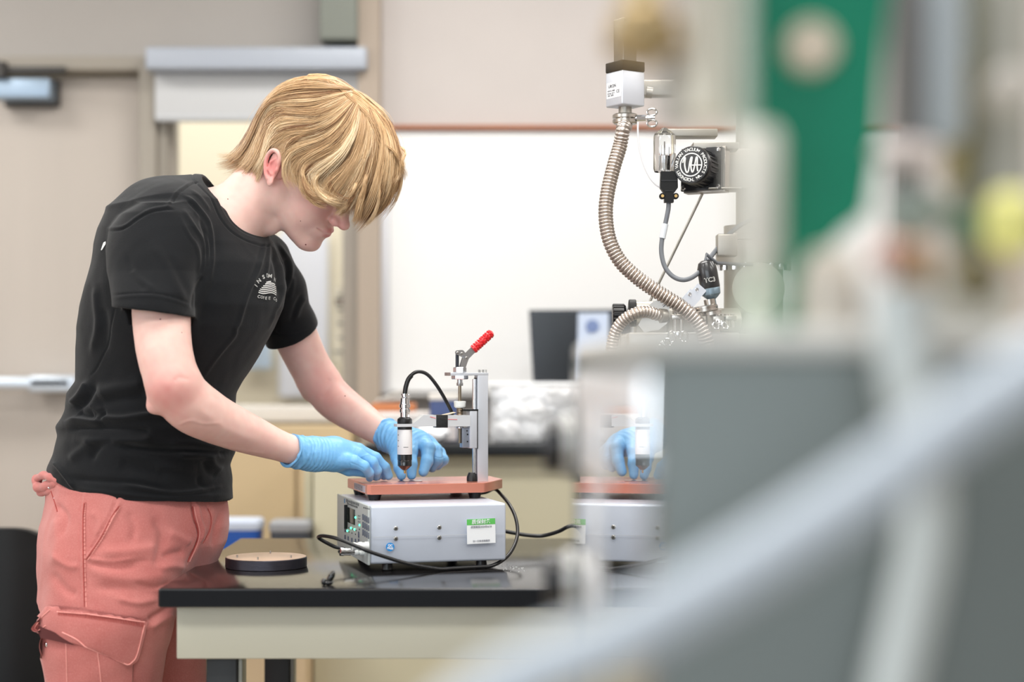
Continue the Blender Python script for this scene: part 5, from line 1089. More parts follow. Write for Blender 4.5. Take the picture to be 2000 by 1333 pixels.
def pants_sdf(p):
    d = smin(PL(p), LR(p), .035); d = smin(d, LL(p), .02); d = np.maximum(d, p[:, 2]-(P(0, 935, 2.98).z-(p[:, 0]-P(300, 0, 2.9).x)*.06)); return d
PF = folds([([(165, 960), (160, 1010), (161, 1060), (162, 1110), (163, 1190)], 3.2, .0016), ([(158, 965), (156, 1060), (158, 1190)], 1.4, -.0016), ([(168, 965), (167, 1060), (169, 1190)], 1.4, -.0016),
            ([(236, 975), (222, 1010), (200, 1050), (180, 1078), (168, 1094)], 4, .0028), ([(228, 975), (214, 1010), (192, 1050), (172, 1080)], 2, -.003), ([(240, 990), (224, 1020), (205, 1050), (186, 1080)], 1.3, -.0016),
            ([(375, 978), (379, 1010), (387, 1040), (382, 1065), (366, 1098)], 2.2, -.0045), ([(382, 978), (388, 1015), (394, 1035), (388, 1060)], 5, .004), ([(403, 985), (412, 1010), (410, 1035), (398, 1060)], 2, -.002), ([(432, 1000), (420, 1040), (415, 1070)], 6, -.003),
            ([(300, 1010), (318, 1040), (312, 1080), (308, 1110)], 10, -.005), ([(320, 1090), (340, 1082), (360, 1080)], 9, -.006), ([(310, 1110), (335, 1105), (360, 1110)], 8, .004), ([(330, 1040), (350, 1050), (370, 1062)], 9, .0045), ([(200, 1080), (260, 1076), (310, 1068)], 10, .004), ([(190, 1100), (250, 1100), (300, 1095)], 9, -.003),
            ([(170, 1110), (220, 1128), (280, 1130), (330, 1120)], 12, .003), ([(180, 1150), (240, 1150), (300, 1160), (330, 1175)], 10, -.0025), ([(110, 1010), (115, 1060), (105, 1110)], 12, .003), ([(100, 1120), (125, 1150), (150, 1165)], 9, -.003), ([(290, 1215), (310, 1200), (335, 1185)], 7, -.005), ([(292, 1228), (315, 1212), (336, 1200)], 6, .004),
            ([(97, 1188), (150, 1192), (220, 1205), (285, 1214)], 2, -.0025), ([(110, 985), (128, 1010), (120, 1050)], 6, -.003), ([(180, 1000), (196, 1020), (190, 1050)], 7, .0025), ([(250, 1000), (262, 1030), (255, 1060)], 8, -.0025), ([(175, 1100), (225, 1112), (270, 1108)], 5, -.003), ([(172, 1092), (215, 1098), (265, 1092)], 4, .0026), ([(265, 1140), (300, 1148), (330, 1140)], 5, -.003), ([(230, 1170), (270, 1178), (310, 1170)], 6, .003), ([(105, 1085), (130, 1105), (155, 1108)], 6, .003), ([(330, 1260), (322, 1300), (316, 1333)], 4, .002)])
M_pant = mat('washed_red_cotton', (190, 112, 106), .9, bump=.6, bscale=500, var=.11, vscale=16, spec=.2)
M_pant.node_tree.nodes['Principled BSDF'].inputs['Sheen Weight'].default_value = .25
nt = M_pant.node_tree; bs = nt.nodes['Principled BSDF']; tcn = nt.nodes.new('ShaderNodeTexCoord'); fac = None
for sc_, lo_, hi_, amt, cb_m in ((7, .35, .7, .6, (212, 142, 136)), (19, .42, .75, .3, (172, 84, 82)), (420, .45, .8, .3, (222, 160, 154))):   # uneven wash of the dyed cotton
    n_ = nt.nodes.new('ShaderNodeTexNoise'); n_.inputs['Scale'].default_value = sc_; n_.inputs['Detail'].default_value = 5; nt.links.new(tcn.outputs['Object'], n_.inputs['Vector'])
    mr = nt.nodes.new('ShaderNodeMapRange'); mr.inputs[1].default_value = lo_; mr.inputs[2].default_value = hi_; mr.inputs[4].default_value = amt; nt.links.new(n_.outputs[0], mr.inputs[0])
    fac = mixc(nt, mr.outputs[0], fac if fac is not None else (190, 112, 106), cb_m)
nt.links.new(fac, bs.inputs['Base Color'])
M_seam = mat('dark_red_stitch', (168, 72, 66), .9, var=.2, vscale=90); M_edge = mat('worn_pink_edge', (232, 158, 150), .9, var=.12, vscale=80)
pants = nets(pants_sdf, (-.88, 2.70, .02), (-.45, 3.28, 1.08), .0030, 'trousers', M_pant, person, disp=lambda v, g_: PF(v, g_)*1.25+.0020*nz(v, 24, 2.)+.0008*nz(v, 62, 1.))
pbv = BVHTree.FromObject(pants, bpy.context.evaluated_depsgraph_get())
def on(bvh, pts, off=.0006, n=6):
    out = []
    for x, y in smooth2(pts, n):
        q, n_ = ray(bvh, x, y)
        if q: out.append(q+n_*off)
    return out
def seam(name, pts, r, m, bvh=pbv, par=None, off=.0003):
    q = on(bvh, pts, off, 8)
    if len(q) > 2: return MB().tube(q, r, 6).build(name, m, par or pants)
for pts in ([(164, 984), (162, 1010), (162, 1060), (163, 1120), (165, 1186)], [(231, 990), (218, 1010), (197, 1050), (177, 1080), (168, 1094)]):
    seam('side_seam', pts, .0007, M_seam); seam('seam_edge', [(x+3.5, y+1) for x, y in pts], .0009, M_edge)
    b = MB(); q = on(pbv, pts, .0004, 14)
    for i in range(0, len(q)-1, 2): d = Vector((1, 0, .25)); b.tube([q[i]-d*.0002, q[i]+d*.0040], .0004, 5)
    b.build('puckered_stitching', M_seam, pants)
seam('fly_seam', [(376, 990), (379, 1010), (387, 1040), (382, 1065), (366, 1098)], .0011, M_seam); seam('seam_edge', [(379, 990), (383, 1010), (390, 1040), (385, 1065), (370, 1098)], .0008, M_edge); seam('fly_stitch', [(406, 994), (412, 1010), (410, 1035), (396, 1062)], .0006, M_seam)
def patch(name, L_, R_, rows, bvh, off, th, m, par, puff=0., nu=34, wav=0.):
    """cloth panel between a left and a right border line, laid on the body with its own thickness"""
    L2, R2 = spline([(a, b_, 0) for a, b_ in L_], 8), spline([(a, b_, 0) for a, b_ in R_], 8)
    def samp(S_, t): f_ = t*(len(S_)-1); i = min(int(f_), len(S_)-2); return S_[i].lerp(S_[i+1], f_-i)
    front = []; last = None
    for j in range(rows+1):
        a, c = samp(L2, j/rows), samp(R2, j/rows)
        for i in range(nu+1):
            u = i/nu; x, y = a.x+(c.x-a.x)*u, a.y+(c.y-a.y)*u; q, n_ = ray(bvh, x, y)
            if q is None:
                q2, n2, _, _ = bvh.find_nearest(P(x, y, (last or P(x, y, 2.9)).y)); q = P(x, y, q2.y); n_ = Vector((0, -1, 0))
            e = puff*math.sin(PI*min(1, max(0, u)))*math.sin(PI*min(1, j/rows))+wav*math.sin(u*9+j*.7)
            last = q; n3 = (n_+Vector((0, -.6, 0))).normalized(); front.append(q+n3*(off+th+e))
    W = nu+1; n = len(front); back = [v+Vector((0, th, 0)) for v in front]; fs = []
    for j in range(rows):
        for i in range(nu): a = j*W+i; fs += [(a, a+1, a+W+1, a+W), (n+a, n+a+W, n+a+W+1, n+a+1)]
    for i in range(nu):
        for e in (0, rows*W): a = e+i; fs.append((a, n+a, n+a+1, a+1))
    for j in range(rows):
        for e in (0, nu): a = j*W+e; fs.append((a, a+W, n+a+W, n+a))
    o = MB().add(front+back, fs).build(name, m, par, smooth=60)
    bd = [front[i] for i in range(W)]+[front[j*W+nu] for j in range(1, rows+1)]+[front[rows*W+i] for i in range(nu-1, -1, -1)]+[front[j*W] for j in range(rows-1, 0, -1)]
    return o, front, bd, W
pk, fr1, bd, W = patch('cargo_pocket', [(90, 1225), (78, 1262), (88, 1300), (94, 1345), (98, 1400)], [(258, 1240), (258, 1270), (258, 1300), (256, 1345), (254, 1400)], 22, pbv, .002, .004, M_pant, pants, .006, wav=.0008)
ob_, fr1, bd, W = patch('pocket_opening_shade', [(90, 1221), (89, 1232), (93, 1244)], [(118, 1233), (136, 1246), (153, 1257)], 8, pbv, .0150, .001, mat('pocket_painted_shade', (92, 44, 44), .95), pants)  # dark sheet over the pocket mouth; the shade inside is put into its colour
pl_, fr1, bd, W = patch('pocket_flap', [(97, 1190), (80, 1208), (65, 1226), (74, 1233), (92, 1222)], [(284, 1217), (279, 1240), (273, 1262), (266, 1286), (252, 1299)], 22, pbv, .009, .003, M_pant, pants, .004)
# the lower rim of the flap runs up to the left; worn light edging and the dark hem above
edge = [(66, 1228), (74, 1233), (92, 1222), (122, 1236), (150, 1250), (172, 1268), (205, 1288), (245, 1299), (258, 1294), (268, 1278), (282, 1222)]
fbv = BVHTree.FromObject(pl_, bpy.context.evaluated_depsgraph_get())
seam('flap_edge', edge[3:], .0012, M_edge, fbv, pl_, .0006); seam('flap_edge', [(98, 1192), (82, 1207), (68, 1226), (75, 1232), (90, 1223)], .0011, M_edge, fbv, pl_, .0006)
b = MB(); q = on(fbv, [(115, 1199), (170, 1205), (225, 1213), (282, 1222)], .0006, 18)
for i in range(0, len(q)-1): b.tube([q[i]-Vector((.0004, 0, .0036)), q[i]+Vector((.0004, 0, .0036))], .0007, 5)
b.build('puckered_stitching', M_seam, pl_); seam('flap_seam', [(112, 1196), (170, 1201), (225, 1208), (283, 1217)], .0012, M_edge, fbv, pl_, .0008)
kbv = BVHTree.FromObject(pk, bpy.context.evaluated_depsgraph_get())
for pts in ([(129, 1255), (130, 1290), (131, 1333)], [(190, 1272), (194, 1300), (197, 1333)]): seam('pocket_pleat', pts, .0010, M_edge, kbv, pk)
q, n_ = ray(kbv, 90, 1260)
if q: MB().lathe([(.0005, .0025), (.0028, .0022), (.0045, .0012), (.0048, 0)], q+n_*.0, n_, 20, caps=False).build('snap_stud', M_chrome, pk)
# rolled waistband end behind the back
M_roll = M_pant
b = MB()
def roll(pts, r, nm):
    p3 = spline([P(x, y, Y) for x, y, Y in pts], 8); b = MB(); b.tube(p3, r, 16, rf=lambda i: r*(1+.12*math.sin(i*.9))); return b.build(nm, M_roll, pants, smooth=60)
roll([(72, 934, 2.97), (74, 952, 2.95), (92, 950, 2.92), (112, 944, 2.895), (130, 950, 2.88)], .0085, 'waistband_roll'); roll([(78, 963, 2.96), (96, 960, 2.92), (114, 957, 2.895), (132, 960, 2.885)], .0065, 'waistband_roll'); roll([(72, 938, 2.97), (84, 929, 2.93), (100, 934, 2.90), (118, 940, 2.885)], .007, 'waistband_roll')
seam('side_seam', [(100, 960), (108, 985), (112, 1000)], .001, M_seam)
MB().lathe([(.0005, .002), (.0025, .0016), (.0032, 0)], P(97, 953, 2.905), (-.2, -1, .1), 16, caps=False).build('snap_stud', M_chrome, pants)
MB().lathe([(.0005, .002), (.0022, .0016), (.003, 0)], P(107, 975, 2.885), (-.2, -1, .1), 16, caps=False).build('snap_stud', M_chrome, pants)
# shoes on the floor, below the picture
for (x, Y, nm) in ((200, 2.88, 'shoe'), (302, 3.1, 'shoe')):
    c = P(x, 0, Y); b = MB(); b.sphere((0, 0, 0), 1, 28); vs = []
    for v in b.v:
        xx = v.x*.145; hgt = .05+.045*max(0, -v.x); vs.append(Vector((c.x+.05+xx, c.y+v.y*(.048-.008*v.x), max(0.004, .03+v.z*hgt))))
    b.v = vs; b.build(nm, mat('shoe_dark', (52, 50, 50), .7), person)
# ---------------------------------------------------------------- gloves
M_glove = mat('blue_nitrile', (122, 184, 232), .42, bump=.9, bscale=110, var=.035, vscale=18, spec=.45, sss=.08)
def glove(name, palm, fing, cuff, lo, hi, wr, axis_a, axis_b):
    (c0, r0), (c1, r1) = cuff[0], cuff[1]; ax_ = (c1-c0).normalized(); L = (c1-c0).length; C0_ = V3(c0); AX = V3(ax_)
    def f(p):
        d = hand_sdf(p, palm, fing)
        t = (p-C0_)@AX; c = s_cone(p, c0-ax_*.02, c1, r0, r1); d = smin(d, c, .012)
        for k, rr in ((0.0, .0026), (.55, .0018)):                 # rolled rim and a second bunched ring
            q = p-C0_-AX*(k*L); h_ = q@AX; rad = np.sqrt(np.maximum(0, (q*q).sum(1)-h_*h_)); ang = nz(p, 60, 1.)*.003; d = smin(d, np.hypot(rad-(r0+(r1-r0)*k)-.0006, h_-ang)-rr, .003)
        inner = s_cone(p, c0-ax_*.04, c0+ax_*.004, r0-.0024, r0-.0024); d = smax(d, -inner, .001)
        cutn = ax_; return np.maximum(d, -(t+.0015*np.sin(nz(p, 50)*3)))
    fd = folds(wr)
    def disp(v, g_):
        t = (v-C0_)@AX; ring = np.exp(-((t-.012)/.020)**2)
        q = v@V3(ax_.cross(Vector((0, 0, 1))).normalized()); w1 = (np.sin(t*620+v[:, 2]*260+2*nz(v, 50, 1.))*.0009+.0010*np.abs(nz(v, 130, 2.))-.0004)*ring
        t2 = np.exp(-((t-.045)/.03)**2)*np.sin(t*900+1.6*nz(v, 40, 2.))*.00042
        return w1+t2+.0003*nz(v, 120, 3.)+fd(v, g_)
    return nets(f, lo, hi, .0012, name, M_glove, person, disp=disp)
gx = lambda x, y: (540+x/5.556, 780+y/5.556)
W1 = [([gx(480, 470), gx(462, 600), gx(480, 780)], 1.2, .0006), ([gx(520, 460), gx(500, 600), gx(510, 790)], 1.2, -.0006), ([gx(600, 620), gx(590, 700), gx(595, 800)], 1.2, .0006), ([gx(430, 500), gx(400, 640), gx(420, 780)], 1.4, -.0008), ([gx(380, 470), gx(370, 620), gx(360, 760)], 1.4, .0008),
      ([gx(790, 700), gx(800, 740), gx(795, 770)], 1.2, -.0008), ([gx(880, 520), gx(850, 580), gx(870, 640)], 1.5, -.0009), ([gx(880, 620), gx(900, 660), gx(930, 680)], 1.1, -.0007), ([gx(900, 635), gx(960, 610), gx(1020, 600)], 1.2, .0006), ([gx(860, 470), gx(920, 500), gx(980, 530)], 1.4, .0005), ([gx(800, 690), gx(880, 720), gx(940, 760)], 1.3, -.0008), ([gx(930, 740), gx(950, 770)], 1., -.0006)]
g_r = glove('glove', hand_r, fing_r, [pr(566, 880, 2.925, 31.5), pr(600, 888, 2.95, 30)], (-.43, 2.86, 1.03), (-.19, 3.12, 1.14), W1, None, None)
W2 = [([gx(1560, 480), gx(1600, 440), gx(1680, 440)], 1.4, .0008), ([gx(1700, 420), gx(1760, 500), gx(1800, 580)], 1.3, -.0009), ([gx(1560, 500), gx(1545, 560), gx(1550, 640)], 1.5, -.0010), ([gx(1300, 620), gx(1320, 680), gx(1350, 700)], 1.2, -.0006), ([gx(1710, 620), gx(1770, 640), gx(1840, 620)], 1.2, -.0008), ([gx(1500, 640), gx(1500, 700)], 1.2, -.0005)]
g_l = glove('glove', hand_l, fing_l, [pr(751, 848, 3.128, 30.5), pr(775, 860, 3.11, 29)], (-.27, 3.00, 1.03), (-.10, 3.20, 1.17), W2, None, None)
# ---------------------------------------------------------------- hair
hx = lambda u, v: (400+u/3.333, 120+v/3.333)
OUT = [hx(*q) for q in ((120, 690), (140, 600), (240, 540), (300, 440), (340, 360), (380, 262), (450, 180), (530, 122), (640, 94), (720, 90), (820, 97), (900, 140), (950, 190), (1030, 225), (1090, 280), (1170, 345), (1205, 405), (1240, 500), (1270, 600), (1270, 700), (1265, 790), (1230, 880), (1160, 965), (1060, 1050), (965, 1060))]+[(640, 475), (600, 490), (540, 440), (480, 375), (436, 340)]
SPEAR = 541.
def inflate(x, y):                               # how far the hair stands off the head's middle plane
    d, _ = pdist(np.array([x], F32), np.array([y], F32), OUT+[OUT[0]]); ins = False; n = len(OUT)
    for i in range(n):
        (x0, y0), (x1, y1) = OUT[i], OUT[(i+1) % n]
        if (y0 > y) != (y1 > y) and x < (x1-x0)*(y-y0)/(y1-y0)+x0: ins = not ins
    if not ins: return .004
    t = min(1., float(d[0])/92.); h = .0855*math.sqrt(max(0., 1-(1-t)**2))
    return h
def midY(x): return 3.0-.355*(x-SPEAR)*3.0/FPX
GUI = [[(960, 182), (860, 122), (720, 100), (600, 112), (500, 155), (430, 225), (370, 310), (315, 420), (245, 530), (170, 600), (118, 640)],
       [(945, 185), (800, 168), (650, 160), (500, 205), (420, 285), (350, 400), (290, 520), (215, 610), (155, 655), (112, 652)],
       [(950, 205), (820, 255), (700, 300), (560, 305), (445, 300), (390, 350), (360, 450), (310, 580), (245, 670), (175, 715), (125, 705)],
       [(955, 225), (850, 295), (720, 345), (600, 345), (490, 330), (425, 395), (400, 500), (360, 620), (300, 700), (235, 765)],
       [(940, 250), (820, 335), (700, 385), (570, 400), (470, 430), (420, 530), (395, 640), (350, 730), (310, 785)],
       [(945, 275), (840, 375), (720, 445), (600, 470), (500, 500), (435, 570), (408, 660), (385, 740), (365, 795)],
       [(960, 280), (860, 400), (740, 485), (620, 520), (555, 550), (520, 600), (505, 680), (515, 740), (550, 790)],
       [(975, 280), (900, 420), (800, 515), (700, 575), (620, 620), (580, 690), (575, 750), (598, 805)],
       [(990, 290), (930, 430), (850, 540), (740, 615), (650, 680), (625, 750), (635, 800), (665, 855)],
       [(1000, 300), (960, 450), (880, 580), (780, 655), (700, 700), (655, 745), (690, 800), (760, 850), (835, 895)],
       [(1020, 300), (1000, 460), (940, 600), (860, 700), (785, 770), (760, 825), (810, 875), (890, 905)],
       [(1040, 310), (1040, 460), (1000, 620), (940, 750), (875, 840), (830, 900), (850, 945), (885, 965)],
       [(1060, 320), (1080, 460), (1060, 620), (1010, 760), (950, 870), (905, 940), (925, 985)],
       [(1080, 325), (1120, 480), (1115, 640), (1080, 780), (1030, 890), (985, 960), (965, 1000)],
       [(1100, 330), (1160, 460), (1175, 620), (1160, 760), (1125, 880), (1075, 970), (1015, 1045)],
       [(1120, 330), (1195, 450), (1230, 580), (1235, 700), (1215, 820), (1165, 930), (1105, 1000), (1045, 1055)],
       [(1110, 318), (1190, 400), (1240, 510), (1268, 620), (1270, 730), (1250, 840), (1195, 930), (1120, 990)]]
RIDGE = [[(690, 93), (800, 98), (890, 138), (950, 190), (1030, 228), (1090, 283), (1165, 345), (1205, 420), (1240, 510), (1265, 610), (1268, 700)],
         [(660, 112), (790, 112), (880, 152), (940, 210), (1010, 250), (1070, 300), (1140, 375), (1185, 460), (1220, 560), (1240, 660), (1230, 760)],
         [(700, 128), (800, 132), (870, 170), (930, 230), (985, 275), (1040, 330), (1100, 400), (1145, 500), (1175, 600), (1185, 700), (1165, 790)]]
WISP = [[(720, 640), (650, 700), (635, 770), (665, 850), (720, 890), (790, 905)], [(780, 680), (720, 760), (735, 830), (800, 880), (880, 900)], [(860, 700), (800, 790), (820, 860), (890, 905), (950, 890)],
        [(990, 760), (960, 860), (905, 950), (860, 985)], [(1050, 700), (1030, 820), (1000, 930), (975, 1010)], [(1130, 800), (1110, 900), (1060, 990), (1000, 1030)], [(1150, 520), (1215, 560), (1262, 620), (1272, 700), (1240, 760)]]
NG = 22
def resamp(pts, n):
    sp = spline([(a, b_, 0) for a, b_ in pts], 10); L = [0]
    for i in range(1, len(sp)): L.append(L[-1]+(sp[i]-sp[i-1]).length)
    out = []; j = 0
    for i in range(n):
        t = L[-1]*i/(n-1)
        while j < len(L)-2 and L[j+1] < t: j += 1
        q = sp[j].lerp(sp[j+1], (t-L[j])/max(1e-9, L[j+1]-L[j])); out.append((q.x, q.y))
    return out
def family(gs): g_ = np.array([[hx(*q) for q in resamp(g, NG)] for g in gs], F32); return g_, np.array([[inflate(float(a), float(b_)) for a, b_ in row] for row in g_], F32)
FAM = {'main': family(GUI), 'ridge': family(RIDGE), 'wisp': family(WISP)}
def strand(GR, HG, s, side, jx, jy, dep, ph, amp, lift, wid, rngl):
    i = min(int(s), len(GR)-2); f_ = s-i; g_ = GR[i]*(1-f_)+GR[i+1]*f_; h = HG[i]*(1-f_)+HG[i+1]*f_
    t = np.linspace(0, 1, NG); x = g_[:, 0]+jx*(.25+t); y = g_[:, 1]+jy*(.25+t)
    wv = amp*np.sin(t*(8+3*math.sin(ph))+ph)*t+(0 if amp < 9 else 0); dx = np.gradient(x); dy = np.gradient(y); L = np.hypot(dx, dy)+1e-6; x = x-dy/L*wv; y = y+dx/L*wv
    h = np.maximum(h-dep*(1-.3*t)+lift*np.sin(t*PI)+.0022*np.sin(t*11+ph*1.7), .0)
    mid = 3.0-.355*(x-SPEAR)*3.0/FPX; Y = mid-h if side < 0 else mid+h
    return np.stack([(x-1000)*Y/FPX if side < 0 else (x-1000)*mid/FPX+(Y-mid)*.355, Y, CZ-(y-HOR)*(Y if side < 0 else mid)/FPX], 1)
rg = np.random.default_rng(7)
def build_hair(name, n_cl, per, m, side_p=.3, fly=False, seed=1):
    rg = np.random.default_rng(seed); V, Fq, T = [], [], []; k3 = 3; off = 0
    for c in range(n_cl):
        u_ = rg.random(); fam = 'main' if u_ < .84 or fly else ('ridge' if u_ < .93 else 'wisp'); GR, HG = FAM[fam]; NGU = len(GR); s0 = rg.uniform(0, NGU-1.001) if fam != 'wisp' else float(rg.integers(0, NGU))*.999; side = 1 if rg.random() < side_p else -1
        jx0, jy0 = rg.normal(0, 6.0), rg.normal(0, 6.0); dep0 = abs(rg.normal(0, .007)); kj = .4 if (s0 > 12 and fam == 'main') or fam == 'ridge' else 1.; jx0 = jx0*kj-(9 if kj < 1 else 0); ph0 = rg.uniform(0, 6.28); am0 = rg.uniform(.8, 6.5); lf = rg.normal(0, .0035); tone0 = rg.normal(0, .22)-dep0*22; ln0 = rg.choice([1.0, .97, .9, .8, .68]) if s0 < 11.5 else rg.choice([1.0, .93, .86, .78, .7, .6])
        if fam == 'wisp': dep0 = -abs(rg.normal(0, .002)); am0 *= .6; ln0 = 1.
        if fam == 'ridge': dep0 *= .4; am0 *= .5
        for _ in range(per):
            sp_ = rg.normal(0, .13); s = min(max(s0+(sp_ if fam != 'wisp' else sp_*.3), 0), NGU-1.001); cl = rg.normal(0, 2.6 if fam != 'wisp' else 2.0, 2)
            if fly: cl = rg.normal(0, 9, 2); lfx = rg.uniform(0, .012)
            pts = strand(GR, HG, s, side, jx0+cl[0], jy0+cl[1], max(-.003, dep0+rg.normal(0, .0022)), ph0+rg.normal(0, .35), am0*(2.2 if fly else 1), (lf if not fly else lfx), 0, 0)
            ln = min(1, ln0+rg.normal(0, .05)) if not fly else rg.uniform(.5, 1)
            if side < 0 and not fly:                     # locks pass behind the ear, they do not cover it
                X_, Y_ = 1000+FPX*pts[:, 0]/pts[:, 1], HOR-FPX*(pts[:, 2]-CZ)/pts[:, 1]; e_ = ((X_-533)/17)**2+((Y_-324)/40)**2 < 1
                if e_.any(): ln = min(ln, max(.15, (int(np.argmax(e_))-.3)/(NG-1)))
            u = np.linspace(0, ln, 17)*(NG-1); i0 = np.minimum(u.astype(int), NG-2); fr_ = (u-i0)[:, None]; pts = pts[i0]*(1-fr_)+pts[i0+1]*fr_
            if fam == 'wisp': pts[:, 1] -= side*.010*np.clip(1-np.linspace(0, 4, 17), 0, 1)
            if fly: pts = pts+np.cumsum(rg.normal(0, .0007, pts.shape), 0)
            # points run centre to tip; start further along for shorter under-hairs
            tg = np.gradient(pts, axis=0); tg /= np.linalg.norm(tg, axis=1)[:, None]+1e-9; up = np.array([.3, -.9, .3]); a = np.cross(tg, up); a /= np.linalg.norm(a, axis=1)[:, None]+1e-9; b_ = np.cross(tg, a)
            r0 = (.00042 if not fly else .00014)*rg.uniform(.7, 1.25); rr = r0*np.clip(np.minimum(1, (1-np.linspace(0, 1, 17))*3.2+.12), 0, 1)*(1 if fam != 'wisp' else np.clip(np.linspace(0, 5, 17)+.1, 0, 1))
            ring = [pts+(a*math.cos(2*PI*q/k3)+b_*math.sin(2*PI*q/k3))*rr[:, None] for q in range(k3)]
            V.append(np.stack(ring, 1).reshape(-1, 3)); j = np.arange(16)[:, None]*k3; q = np.arange(k3)[None]; q2 = (q+1) % k3
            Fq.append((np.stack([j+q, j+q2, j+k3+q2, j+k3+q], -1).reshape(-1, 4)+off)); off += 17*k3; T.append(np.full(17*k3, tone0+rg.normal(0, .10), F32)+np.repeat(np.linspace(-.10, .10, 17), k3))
    V = np.concatenate(V).astype(F32); Fq = np.concatenate(Fq).astype(np.int32); T = np.concatenate(T).astype(F32)
    me = bpy.data.meshes.new(name); me.vertices.add(len(V)); me.vertices.foreach_set('co', V.ravel()); me.loops.add(len(Fq)*4); me.loops.foreach_set('vertex_index', Fq.ravel()); me.polygons.add(len(Fq))
    me.polygons.foreach_set('loop_start', np.arange(0, len(Fq)*4, 4, dtype=np.int32)); me.update(calc_edges=True); me.polygons.foreach_set('use_smooth', [True]*len(Fq)); me.materials.append(m)
    at = me.attributes.new('tone', 'FLOAT', 'POINT'); at.data.foreach_set('value', T); o = bpy.data.objects.new(name, me); COL.objects.link(o); return o
M_hair = bpy.data.materials.new('blond_hair'); M_hair.use_nodes = True; nt = M_hair.node_tree; bs = nt.nodes['Principled BSDF']
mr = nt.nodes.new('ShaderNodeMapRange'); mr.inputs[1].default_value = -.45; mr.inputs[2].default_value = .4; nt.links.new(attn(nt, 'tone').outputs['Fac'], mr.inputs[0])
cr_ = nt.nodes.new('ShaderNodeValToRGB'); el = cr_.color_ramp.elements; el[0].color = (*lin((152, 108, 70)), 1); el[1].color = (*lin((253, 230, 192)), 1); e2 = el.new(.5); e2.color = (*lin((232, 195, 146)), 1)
nt.links.new(mr.outputs[0], cr_.inputs[0]); nt.links.new(cr_.outputs[0], bs.inputs['Base Color']); bs.inputs['Roughness'].default_value = .38; bs.inputs['Specular IOR Level'].default_value = .55; bs.inputs['Sheen Weight'].default_value = .1
hair = build_hair('hair', 380, 42, M_hair, .30, seed=3); hair.parent = person; hair.matrix_parent_inverse = wmat(person).inverted()
fly = build_hair('flyaway_hair', 60, 2, M_hair, .3, True, 5); fly.parent = hair
# under-layer close to the scalp so that no skin shows between the locks
CAPP = [hx(*q) for q in ((190, 700), (215, 600), (290, 500), (340, 400), (375, 310), (440, 220), (530, 150), (640, 112), (720, 106), (820, 115), (890, 155), (950, 210), (1030, 250), (1100, 310), (1170, 390), (1220, 500), (1245, 620), (1240, 740), (1200, 840), (1120, 930), (1050, 985), (985, 950), (960, 800), (900, 780), (820, 760), (730, 740), (650, 690), (560, 600), (500, 545), (430, 590), (395, 700), (330, 740), (250, 720))]
def in_poly(x, y, pl):
    ins = np.zeros(x.shape, bool); n = len(pl)
    for i in range(n):
        (x0, y0), (x1, y1) = pl[i], pl[(i+1) % n]; c = ((y0 > y) != (y1 > y)) & (x < (x1-x0)*(y-y0)/(y1-y0+1e-9)+x0); ins ^= c
    return ins
gxs, gys = np.meshgrid(np.arange(440, 785, 4.), np.arange(140, 432, 4.)); ins = in_poly(gxs, gys, CAPP) & ~(((gxs-533)/17)**2+((gys-324)/39)**2 < 1)
d1, _ = pdist(gxs.ravel().astype(F32), gys.ravel().astype(F32), CAPP+[CAPP[0]]); d1 = d1.reshape(gxs.shape)
hh = np.array([[max(0, inflate(float(x), float(y))-.0135) if i_ else 0 for x, y, i_ in zip(rx, ry, ri)] for rx, ry, ri in zip(gxs, gys, ins)])
hh = np.minimum(hh, .0045+d1*.0016+(gys < 330)*.05*np.clip(d1/12, 0, 1))*np.clip(d1/6, 0, 1)*.92
idx = {}; b = MB()
for sd in (-1, 1):
    ids = {}
    for j in range(gxs.shape[0]):
        for i in range(gxs.shape[1]):
            if ins[j, i]:
                x, y = gxs[j, i], gys[j, i]; m_ = midY(x); Y = m_+sd*hh[j, i]; ids[(j, i)] = len(b.v)
                b.v.append(P(x, y, Y) if sd < 0 else Vector(((x-1000)*m_/FPX+(Y-m_)*.355, Y, CZ-(y-HOR)*m_/FPX)))
    for (j, i) in list(ids):
        q = [(j, i), (j, i+1), (j+1, i+1), (j+1, i)]
        if all(k in ids for k in q): b.f.append(tuple(ids[k] for k in q))
under = b.build('under_hair', mat('under_hair_brown', (170, 132, 90), .8, bump=1.5, bscale=160, var=.15, vscale=40), hair, smooth=80)
# ================================================================ equipment close to the camera, far out of focus
# grey cabinet whose left side is a polished panel; it stands on its own castors on the floor
def G(x, y, Y): return P(x, y, Y)
KY = .92; ca = -.02514; kx0 = S(268, KY); ktop = CZ+(HOR-684)*KY/FPX
KD, KW = .62, .62
kb_ = thing('instrument_cabinet', 'large grey steel cabinet with a polished side, close and out of focus at right', 'cabinet', (kx0+KW/2, KY+KD/2, 0))
kM = Matrix.Translation((kx0, KY, 0)) @ Matrix.Rotation(-ca, 4, 'Z')
M_kg = mat('cabinet_grey', (104, 112, 110), .42, .25, bump=.1, bscale=300, var=.02)
def kbox(x0, x1, y0, y1, z0, z1, bev=0.):
    return MB().box(kM @ Vector(((x0+x1)/2, (y0+y1)/2, (z0+z1)/2)), (x1-x0, y1-y0, z1-z0), kM.to_3x3(), bev)
kbox(.003, KW, 0, KD, .12, ktop, .006).build('body', M_kg, kb_)
kbox(-.0012, .0029, .004, KD-.05, .14, ktop-.015).build('polished_side', mat('mirror_steel', (222, 222, 222), .012, 1.), kb_)
kbox(-.001, KW+.004, -.002, KD, ktop-.002, ktop+.012, .004).build('top_rim', mat('rim_pale', (206, 206, 202), .5), kb_)
